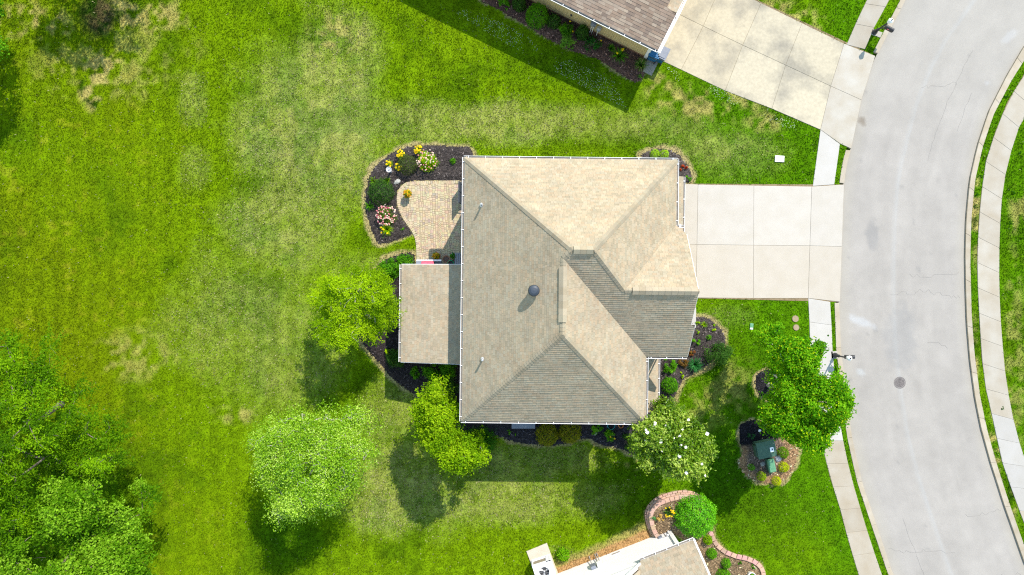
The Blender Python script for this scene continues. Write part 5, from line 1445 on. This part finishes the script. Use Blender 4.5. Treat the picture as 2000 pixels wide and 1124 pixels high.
# --- south bed
RB = "round bronze shrubs below the lower eave"
BRZ = [FA(60, 84, 6), FA(96, 112, 10), FA(132, 136, 22), FA(164, 150, 40)]
shrub("boxwood", "left round bronze green shrub below the house's lower eave", 1068, 847, 24, 1.3, BRZ, 3800, (.06, .04), 51, 'round', None, "shrub", RB)
shrub("boxwood", "right round bronze green shrub below the house's lower eave", 1112, 842, 24, 1.3, BRZ, 3800, (.06, .04), 52, 'round', None, "shrub", RB)
shrub("hosta", "bright green leafy plant right of the bronze shrubs", 1164, 834, 15, .6, GREEN[1:], 420, (.14, .06), 53, 'loose', None, "plant")
shrub("fern_plant", "green ferny plant between bright green plant and magnolia", 1193, 850, 15, .6, GREEN, 620, (.09, .05), 54, 'loose', (YEL, 2, .09, .6), "plant")
shrub("fern_plant", "dark green ferny plant nearest the magnolia's left side", 1222, 862, 16, .7, DGREEN, 620, (.09, .05), 55, 'loose', None, "plant")
shrub("garden_plant", "larger sprout in mulch below the pale well cover", 994, 844, 6, .2, GREEN[1:], 70, (.1, .05), 56, 'loose', None, "plant")
shrub("garden_plant", "smaller sprout in mulch below the pale well cover", 1008, 848, 3.5, .15, GREEN[1:], 30, (.09, .04), 57, 'loose', None, "plant")
c = P(1022, 822)
mb = MB(); mb.box(c + Vector((0, .1, .42)), (1.42, 1.0, .06)); mb.box(c + Vector((0, .14, .2)), (1.34, .9, .4))
tag(mb.build("well_cover", M_GREYPL, None, origin=c, bevel=.015), "pale grey flat window well cover showing under the lower eave", "well cover")
for px, m_, nm, lb, cat, n_, rr in ((1193, M_TEAL, "garden_hose", "teal coiled hose in the mulch under the lower eave", "hose", 5, .22), (1212, M_ORANGE, "extension_cord", "orange coiled cord in the mulch left of the magnolia", "cord", 3, .14)):
    c = P(px, 831); pts = [c + Vector((math.cos(t * .5) * (rr + .02 * math.sin(t * 1.7)), math.sin(t * .5) * rr, .11 + t * .0015)) for t in range(int(n_ * 12.6))]
    mb = MB(); mb.tube(pts, .014, 5); tag(mb.build(nm, m_, None, origin=c), lb, cat)

# --- front bed
FG = "plants in the front mulch bed"
for i, (x, y, r, H, pal, n_, kd, lb, nm) in enumerate((
    (1361, 630, 7, .3, LIME, 110, 'loose', "lime sprout topmost beside the concrete step", "garden_plant"),
    (1374, 634, 8, .3, LIME, 140, 'strap', "lime spiky plant in the upper front bed", "garden_plant"),
    (1393, 640, 7, .3, LIME, 120, 'loose', "lime plant near the upper right rim of the front bed", "garden_plant"),
    (1383, 659, 5.5, .3, GREEN, 110, 'round', "dark green small plant in the middle of the front bed", "garden_plant"),
    (1361, 648, 5, .3, LIME, 70, 'loose', "small lime plant against the dark roof's right edge", "garden_plant"),
    (1357, 667, 10, .5, GREEN[1:], 220, 'loose', "green plant halfway down the dark roof's right edge", "garden_plant"),
    (1355, 712, 18, .6, [FA(30, 90, 40), FA(50, 120, 56), FA(80, 150, 80)], 620, 'strap', "blue green iris clump below the dark roof's corner", "iris_plant"),
    (1351, 688, 9, .5, [FA(110, 60, 30), FA(140, 90, 40), FA(120, 110, 40)], 200, 'loose', "rusty brown plant at the dark roof's lower corner", "garden_plant"),
    (1331, 708, 14, .6, [FA(96, 72, 30), FA(130, 96, 44), FA(110, 110, 40)], 520, 'loose', "brown leaved shrub right of the porch roof", "shrub"),
    (1305, 714, 16, .8, GREEN[1:], 900, 'loose', "bright green shrub beside the porch gutter's upper end", "shrub"),
    (1306, 752, 17, .9, GREEN, 1200, 'round', "rounded green shrub beside the porch gutter above the magnolia", "shrub"),
    (1331, 732, 7, .3, LIME, 120, 'loose', "small lime plant below the brown leaved shrub", "garden_plant"))):
    shrub(nm, lb, x, y, r, H, pal, n_, (.10, .05) if kd != 'strap' else (.2, .024), 60 + i, kd, None, "plant" if r < 14 else "shrub", FG)
shrub("crape_myrtle", "open branched dark green bush at the front bed's right rim", 1400, 692, 30, 1.7, DGREEN, 2600, (.10, .05), 75, 'loose', None, "shrub", None, None, .03, .9)
# --- NE bed
for i, (x, lb) in enumerate(((1278, "left lime green mound above the house's upper right eave"), (1296, "right lime green mound above the house's upper right eave"))):
    shrub("spirea_shrub", lb, x, 302 + i, 10, .55, [FA(110, 160, 6), FA(150, 196, 20), FA(180, 216, 40)], 700, (.05, .03), 80 + i, 'round', None, "shrub", "lime mounds by the upper right eave")
shrub("garden_plant", "red leaved plant squeezed between eave and small gutter", 1334, 331, 9, .5, [FA(130, 30, 16), FA(170, 60, 30), FA(190, 90, 40)], 260, (.08, .05), 82, 'loose', None, "plant")
shrub("garden_plant", "green plant beside the driveway's top left corner", 1343, 349, 7, .4, GREEN, 160, (.09, .05), 83, 'loose', None, "plant")

# --- utility island
c = P(1488, 874); TR = math.radians(12)
tr_ = empty("transformer", c, "dark green utility transformer cabinet with white sticker in the mulch island", "transformer")
def trp(u, v, z): return Vector((c.x + u * math.cos(TR) - v * math.sin(TR), c.y + u * math.sin(TR) + v * math.cos(TR), z))
mb = MB(); mb.prism([tuple(trp(u, v, 0))[:2] for u, v in ((-.62, -.52), (.62, -.52), (.62, .58), (-.62, .58))], -.05, .08); mb.build("pad", M_LID, tr_)
mb = MB(); bx0 = [trp(u, v, .08) for u, v in ((-.52, -.42), (.52, -.42), (.52, .48), (-.52, .48))]; bx1 = [trp(u, v, .78) for u, v in ((-.52, -.42), (.52, -.42), (.52, .48), (-.52, .48))]
mb.add(bx0 + bx1, [(3, 2, 1, 0), (4, 5, 6, 7)] + [(i, (i + 1) % 4, 4 + (i + 1) % 4, 4 + i) for i in range(4)]); mb.build("cabinet", M_TRGREEN, tr_, bevel=.015)
mb = MB(); mb.add([trp(-.56, -.46, .79), trp(.56, -.46, .79), trp(.56, .30, .86), trp(-.56, .30, .86), trp(.56, .52, .79), trp(-.56, .52, .79), trp(-.56, -.46, .72), trp(.56, -.46, .72), trp(.56, .52, .72), trp(-.56, .52, .72)],
      [(0, 1, 2, 3), (3, 2, 4, 5), (0, 6, 7, 1), (1, 7, 8, 4, 2), (4, 8, 9, 5), (5, 9, 6, 0, 3)]); hd = mb.build("hood", M_TRGREEN, tr_)
mb = MB(); mb.add([trp(.2, -.16, .835), trp(.42, -.16, .835), trp(.42, .12, .86), trp(.2, .12, .86), trp(.2, -.16, .82), trp(.42, -.16, .82), trp(.42, .12, .84), trp(.2, .12, .84)], [(0, 1, 2, 3), (0, 4, 5, 1), (1, 5, 6, 2), (2, 6, 7, 3), (3, 7, 4, 0)]); st_ = mb.build("sticker", M_STICK, tr_)
mb = MB(); mb.add([trp(.30, -.05, .853), trp(.37, -.06, .853), trp(.36, .05, .861), trp(.29, .04, .861)], [(0, 1, 2, 3)]); mb.build("sticker_mark", M_SLATE, st_)
mb = MB(); mb.box(trp(-.57, 0, .45), (.08, .7, .5), TR); mb.build("cooling_fin", M_TRGREEN, tr_, bevel=.01)
c2 = P(1501, 906)
up_ = empty("utility_pedestal", c2, "small pale green utility box right below the transformer", "utility box")
R = Matrix.Rotation(TR, 3, 'Z')
def bxs(c, l0, l1, w0, w1, z0, z1): return [c + R @ Vector((x * l0 / 2, y * w0 / 2, z0)) for x, y in ((-1, -1), (1, -1), (1, 1), (-1, 1))] + [c + R @ Vector((x * l1 / 2, y * w1 / 2, z1)) for x, y in ((-1, -1), (1, -1), (1, 1), (-1, 1))]
FB = [(3, 2, 1, 0), (4, 5, 6, 7)] + [(i, (i + 1) % 4, 4 + (i + 1) % 4, 4 + i) for i in range(4)]
MB().add(bxs(c2, .44, .42, .82, .8, 0, .5), FB).build("base", M_TRGREEN, up_)
MB().add(bxs(c2, .46, .34, .84, .7, .5, .62), FB).build("lid", M_TRGREEN2, up_, bevel=.02)
IG = "small shrubs in the utility island"
YG = [FA(120, 150, 0), FA(170, 190, 4), FA(214, 220, 20)]
for i, (x, y, r, pal, lb) in enumerate(((1527, 883, 12, [FA(60, 104, 0), FA(92, 140, 6), FA(124, 168, 14)], "largest green round shrub right of the transformer"), (1528, 911, 11, YG, "bright yellow shrub right of the small utility box"), (1485, 929, 10, [FA(70, 110, 0), FA(120, 160, 6), FA(176, 200, 14)], "yellow green shrub at the island's lower left"), (1514, 938, 10, YG, "bright yellow shrub lowest in the island"), (1465, 911, 7, GREEN[1:], "smallest green shrub at the island's left rim"))):
    shrub("shrub", lb, x, y, r, .55, pal, int(r * r * 8), (.055, .035), 90 + i, 'round', None, "shrub", IG)
shrub("garden_plant", "blue green leafy weed in the black mulch of the utility island", 1466, 850, 9, .5, [FA(30, 76, 40), FA(50, 100, 56)], 180, (.12, .05), 96, 'loose', None, "plant")

# --- neighbour bed at the top
NG = "shrubs along the tan house wall"
for i, (x, y, r, H, pal, n_, kd, fl, lb, nm) in enumerate((
    (985, 9, 13, .7, GREEN[1:], 700, 'loose', None, "yellow green bush leftmost at the top frame edge", "shrub"),
    (1014, 12, 15, .9, DGREEN, 1300, 'round', None, "dark green round bush left of the largest bright bush", "shrub"),
    (1049, 36, 24, 1.4, GREEN[1:], 3000, 'round', None, "largest bright green round bush at the tan house's left", "shrub"),
    (1081, 46, 15, .9, DGREEN, 1200, 'round', None, "dark green bush right of the largest bright bush", "shrub"),
    (1104, 62, 17, .9, GREEN, 1200, 'loose', (YEL, 2, .1, .9), "green bush with two yellow blooms below the meter box", "shrub"),
    (1108, 86, 17, .8, [FA(70, 120, 20), FA(100, 150, 40), FA(130, 176, 60)], 1100, 'loose', None, "pale green bush nearest the lawn below the meter box", "shrub"),
    (1136, 68, 14, 1.1, DGREEN, 1500, 'round', None, "dark green ball shaped bush below the brown roof's gutter", "shrub"),
    (1156, 88, 19, .8, [FA(20, 70, 16), FA(34, 96, 26), FA(60, 124, 40)], 900, 'loose', (YEL, 1, .1, .9), "dark broad leaved plant right of the ball shaped bush", "shrub"),
    (1193, 97, 10, .5, GREEN, 260, 'strap', None, "small grassy clump left of the yellow flowered lily clump", "grass_clump"),
    (1208, 112, 20, .7, GREEN, 520, 'strap', (YEL, 4, .12, .9), "grassy lily clump with yellow blooms by the tan wall", "daylily"),
    (1250, 130, 16, .7, [FA(50, 96, 10), FA(84, 130, 30), FA(170, 160, 110)], 560, 'strap', None, "ornamental grass clump nearest the stained driveway", "grass_clump"),
    (1249, 151, 6, .3, GREEN, 60, 'loose', None, "small weed at the mulch bed's lower tip", "garden_plant"))):
    shrub(nm, lb, x, y, r, H, pal, n_, (.08, .045) if kd != 'strap' else (.25, .022), 100 + i, kd, fl, "shrub" if r > 12 else "plant", NG)
# --- bottom bed
shrub("boxwood_ball", "big round glossy green bush inside the curved block wall", 1353, 1002, 43, 1.7, [FA(44, 108, 0), FA(70, 148, 2), FA(102, 182, 8), FA(140, 210, 28)], 9500, (.085, .055), 120, 'round', None, "shrub", None, M_LEAF_G, .2)
BG = "small shrubs in the bottom bed"
for i, (x, y, r, H, pal, lb) in enumerate(((1380, 1052, 10, .6, LIME[:3], "lime bush touching the big round bush's lower right"), (1388, 1079, 11, .6, GREEN[1:], "green bush right of the lower house's roof corner"), (1416, 1098, 10, .6, GREEN[1:], "green bush in the middle of the lower mulch bed"), (1411, 1121, 14, .7, GREEN[1:], "green bush cut by the bottom frame edge"), (1443, 1098, 5, .25, GREEN, "small weed below the edging blocks' curve"), (1471, 1106, 5, .25, GREEN, "small weed near the edging blocks' lower end"))):
    shrub("shrub" if r > 8 else "garden_plant", lb, x, y, r, H, pal, int(r * r * 8), (.07, .045), 121 + i, 'round' if r > 8 else 'loose', None, "shrub" if r > 8 else "plant", BG)
shrub("daylily", "yellow flowering clump left of the big round bush", 1302, 994, 13, .5, DGREEN, 320, (.2, .022), 128, 'strap', (YEL, 14, .09, .9), "flower", None, None, .3)
shrub("grass_clump", "straw coloured dry plant inside the curved block wall", 1286, 1008, 9, .4, [FA(190, 160, 80), FA(220, 190, 110)], 240, (.12, .03), 129, 'loose', None, "plant", None, None, .3)
shrub("garden_plant", "blue green plant at the curved block wall's left end", 1274, 1011, 8, .4, [FA(70, 140, 70), FA(110, 170, 100)], 160, (.12, .03), 130, 'loose', None, "plant", None, None, .3)
shrub("shrub", "lone bright green shrub on grass right of the air conditioner", 1099, 1081, 14, .7, [FA(60, 116, 0), FA(96, 156, 4), FA(140, 190, 14)], 420, (.12, .07), 131, 'round', None, "shrub")
e, c, R = pot("white_pot", "white flower pot at the bottom edge inside the edging blocks", 1464, 1121, 8, .4, M_IVORY); pot_plant(e, c, R, .38, GREEN[1:], 110, (.1, .05), .18, .2, 9)

# ------------------------------------------------------------------ lids, manhole, lamp posts
c = P(1522, 311); mb = MB(); mb.box(c + Vector((0, 0, .03)), (.56, .38, .1), -.05); tag(mb.build("meter_lid", M_WHITE, None, origin=c, bevel=.015), "white rectangular meter box lid set in the upper lawn", "utility lid")
c = P(1467.5, 638); vb = empty("valve_box", c, "small pale green and white valve box lid in the front lawn", "utility lid")
mb = MB(); mb.box(c + Vector((0, .06, .04)), (.2, .26, .08), -.08); mb.build("lid", M_TRGREEN2, vb, bevel=.01); mb = MB(); mb.box(c + Vector((-.01, -.13, .035)), (.18, .1, .07), -.08); mb.build("end_cap", M_WHITE, vb, bevel=.01)
for i, (x, y, r, lb) in enumerate(((1553, 623, 6.5, "upper round tan lid on the lawn near the pavement"), (1554.5, 640, 6, "lower round tan lid half under the street tree"))):
    c = P(x, y); R = r / 32; mb = MB(); mb.lathe(c, [(R, -.05), (R, .055), (R * .93, .07), (R * .88, .062), (.01, .066)], 20); tag(mb.build("round_lid", M_LID, None, origin=c), lb, "utility lid", "round lids")
c = P(1758, 748); c.z = -.042
mh = empty("manhole", c, "round rusty manhole cover in the pale road", "manhole cover")
MB().lathe(c, [(.36, -.02), (.36, .012), (.315, .012), (.315, -.01)], 32).build("rim", M_IRON, mh)
mb = MB(); mb.lathe(c, [(.30, -.02), (.30, .008), (.01, .009)], 28); cv = mb.build("cover", M_IRON, mh)
mb = MB()
for i in range(-3, 4):
    for j in range(-3, 4):
        if i * i + j * j <= 11: mb.box(c + Vector((i * .075, j * .075, .013)), (.045, .045, .01))
mb.build("tread", M_IRON, cv, kind='stuff')

def lamp_mailbox(bpx, ang, lb):
    b = P(*bpx); b.z = .03
    e = empty("mailbox_lamp_post", b, lb, "lamp post", "mailbox lamp posts")
    po = MB().lathe(b, [(.16, 0), (.16, .12), (.1, .2), (.08, .5), (.1, .52), (.05, .58), (.04, 1.55), (.07, 1.58), (.05, 1.62)], 10).build("post", M_BLACK, e)
    d = Vector((math.cos(ang), math.sin(ang), 0)); s = Vector((-d.y, d.x, 0))
    arm = MB(); arm.box(b + d * .22 + Vector((0, 0, 1.0)), (.55, .05, .05), ang); arm.tube([b + Vector((0, 0, .7)), b + d * .3 + Vector((0, 0, .98))], .02, 6); arm.build("arm", M_BLACK, e)
    n = 9; V = []
    for t in (.1, .62):
        V += [b + d * t + s * .11 + Vector((0, 0, 1.03)), b + d * t - s * .11 + Vector((0, 0, 1.03))]
        V += [b + d * t - s * .11 * math.cos(math.pi * j / (n - 1)) + Vector((0, 0, 1.16 + .11 * math.sin(math.pi * j / (n - 1)))) for j in range(n)]
    m = n + 2
    bx = MB().add(V, [(j, (j + 1) % m, m + (j + 1) % m, m + j) for j in range(m)] + [tuple(range(m - 1, -1, -1)), tuple(range(m, 2 * m))]).build("mailbox", M_BLACK, e)
    MB().box(b + d * .635 + Vector((0, 0, 1.14)), (.015, .2, .2), ang).build("mailbox_door", M_SLATE, bx)
    MB().box(b + d * .3 - s * .13 + Vector((0, 0, 1.2)), (.12, .012, .06), ang).build("flag", M_RED, bx)
    MB().lathe(b, [(.05, 1.62), (.11, 1.68), (.13, 1.86), (.11, 1.9)], 8).build("lantern_glass", M_GLASSW, e)
    cp = MB().lathe(b, [(.15, 1.9), (.15, 1.93), (.1, 2.0), (.04, 2.03)], 16).build("lantern_cap", M_WHITE, e)
    MB().lathe(b, [(.035, 2.03), (.045, 2.06), (.012, 2.13)], 8).build("finial", M_BLACK, cp)
lamp_mailbox((1630, 694), 0.0, "black lamp post with mailbox beside the street tree's pavement")
lamp_mailbox((1707, 64), -.5, "black lamp post with mailbox at the upper stained driveway's mouth")
# small verge weeds on the far side
WEEDL = ["weed tuft in the far verge nearest the top right corner", "uppermost of three weed tufts halfway along the far verge", "middle one of three weed tufts halfway along the far verge", "lowest of three weed tufts halfway along the far verge", "weed tuft by the far pavement's paler slabs", "top weed tuft on the lawn right of the far pavement", "middle weed tuft on the lawn right of the far pavement", "lowest weed tuft on the lawn right of the far pavement"]
for i, (x, y, r) in enumerate(((1965, 190, 5), (1914, 345, 5), (1906, 381, 4.5), (1905, 403, 4), (1957, 797, 4), (1990, 300, 5), (1978, 376, 5), (1973, 435, 5))):
    shrub("weed", WEEDL[i], x, y, r, .15, GREEN[:2], 90, (.06, .03), 140 + i, 'loose', None, "weed", "weeds across the road", None, 0)

# ------------------------------------------------------------------ grass blades over the lawn (one mass)
def grass(n, seed):
    rng = np.random.default_rng(seed)
    x = rng.uniform(-38, 38, n); y = rng.uniform(-23, 23, n)
    ok = ~inside(x, y, roadpoly)
    for pts in (list(WALK_RI) + list(WALK_RO)[::-1],): ok &= ~inside(x, y, P2(pts))
    blk = [P2(p) for p in ([cols_t[0], cols_t[4], (1660, 430), cols_b[4], cols_b[0]], U_ + [M_[5]] + B_[::-1],
        [(1621, 588), (1626, 690), (1632, 760), (1640, 826), (1650, 880), (1678, 986), (1722, 1122), (1770, 1250), (1725, 1262), (1676, 1122), (1640, 993), (1606, 873), (1588, 760), (1582, 690), (1577, 582)],
        [(1642, 282), (1629, 362), (1586, 365), (1602, 252)], [(1812, -150), (1737, 0), (1688, 98), (1652, 89), (1693, 0), (1765, -150)], PATIO, pad, [(1620, 685), (1637, 685), (1637, 702), (1622, 702)], [(1703, 57), (1724, 64), (1719, 75), (1700, 68)], [(1514, 304), (1531, 304), (1531, 318), (1514, 318)], [(1463, 630), (1472, 630), (1472, 646), (1463, 646)], [(1545, 615), (1562, 615), (1562, 648), (1545, 648)],
        [(790, 520), (910, 520), (905, 310), (1320, 310), (1320, 690), (1285, 720), (1285, 795), (1240, 810), (905, 810), (905, 700), (790, 695)])]
    for p in blk: ok &= ~inside(x, y, p)
    for p in BEDW.values(): ok &= ~inside(x, y, p)
    x, y = x[ok], y[ok]; n = len(x)
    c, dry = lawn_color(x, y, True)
    c = c * np.exp(rng.normal(0, .2, n))[:, None]
    w_ = rng.random(n) < np.clip(dry * .36 + .012, 0, .4)
    c[w_] = np.array(A(222, 218, 158)) * rng.uniform(.75, 1.2, w_.sum())[:, None]
    w_ = rng.random(n) < .16
    c[w_] *= np.array([.72, .82, .7])
    a = rng.uniform(0, 6.28, n); ln = rng.uniform(.05, .12, n); lean = rng.uniform(.55, 1.05, n); w = rng.uniform(.018, .042, n)
    h = ln * np.sqrt(np.maximum(1 - (lean * .85) ** 2, .05)) + .012
    b0 = np.c_[x - np.sin(a) * w, y + np.cos(a) * w, np.full(n, -.012)]; b1 = np.c_[x + np.sin(a) * w, y - np.cos(a) * w, np.full(n, -.012)]
    t = np.c_[x + np.cos(a) * ln * lean, y + np.sin(a) * ln * lean, h]
    V = np.stack([b0, b1, t], 1).reshape(-1, 3)
    tag(obj("grass", V, np.arange(3 * n).reshape(-1, 3), M_GRASS, None, col=np.repeat(np.clip(c, 0, .6), 3, 0)), kind='stuff')
grass(740000, 3)
def clover(n, seed):
    rng = np.random.default_rng(seed)
    P_ = sample_poly(P2([(930, 20), (1000, 55), (1080, 100), (1200, 160), (1225, 215), (1100, 150), (960, 70), (880, 20)]), n, rng)
    P2_ = sample_poly(P2([(1300, 130), (1590, 250), (1580, 270), (1320, 160)]), n // 2, rng)
    q = np.vstack([P_, P2_]); k = fbm(q[:, 0], q[:, 1], 1.6, 8) > .48; q = q[k]; m = len(q)
    V = leaf_quads(np.c_[q, np.full(m, .09)], np.c_[rng.normal(0, .3, (m, 2)), np.ones(m)], .035, .03, rng)
    tag(obj("clover_flowers", V, np.arange(4 * m).reshape(-1, 4), M_FLOWER, None, col=np.repeat(np.tile(A(225, 230, 210, 1.3), (m, 1)), 4, 0)), kind='stuff')
clover(900, 4)
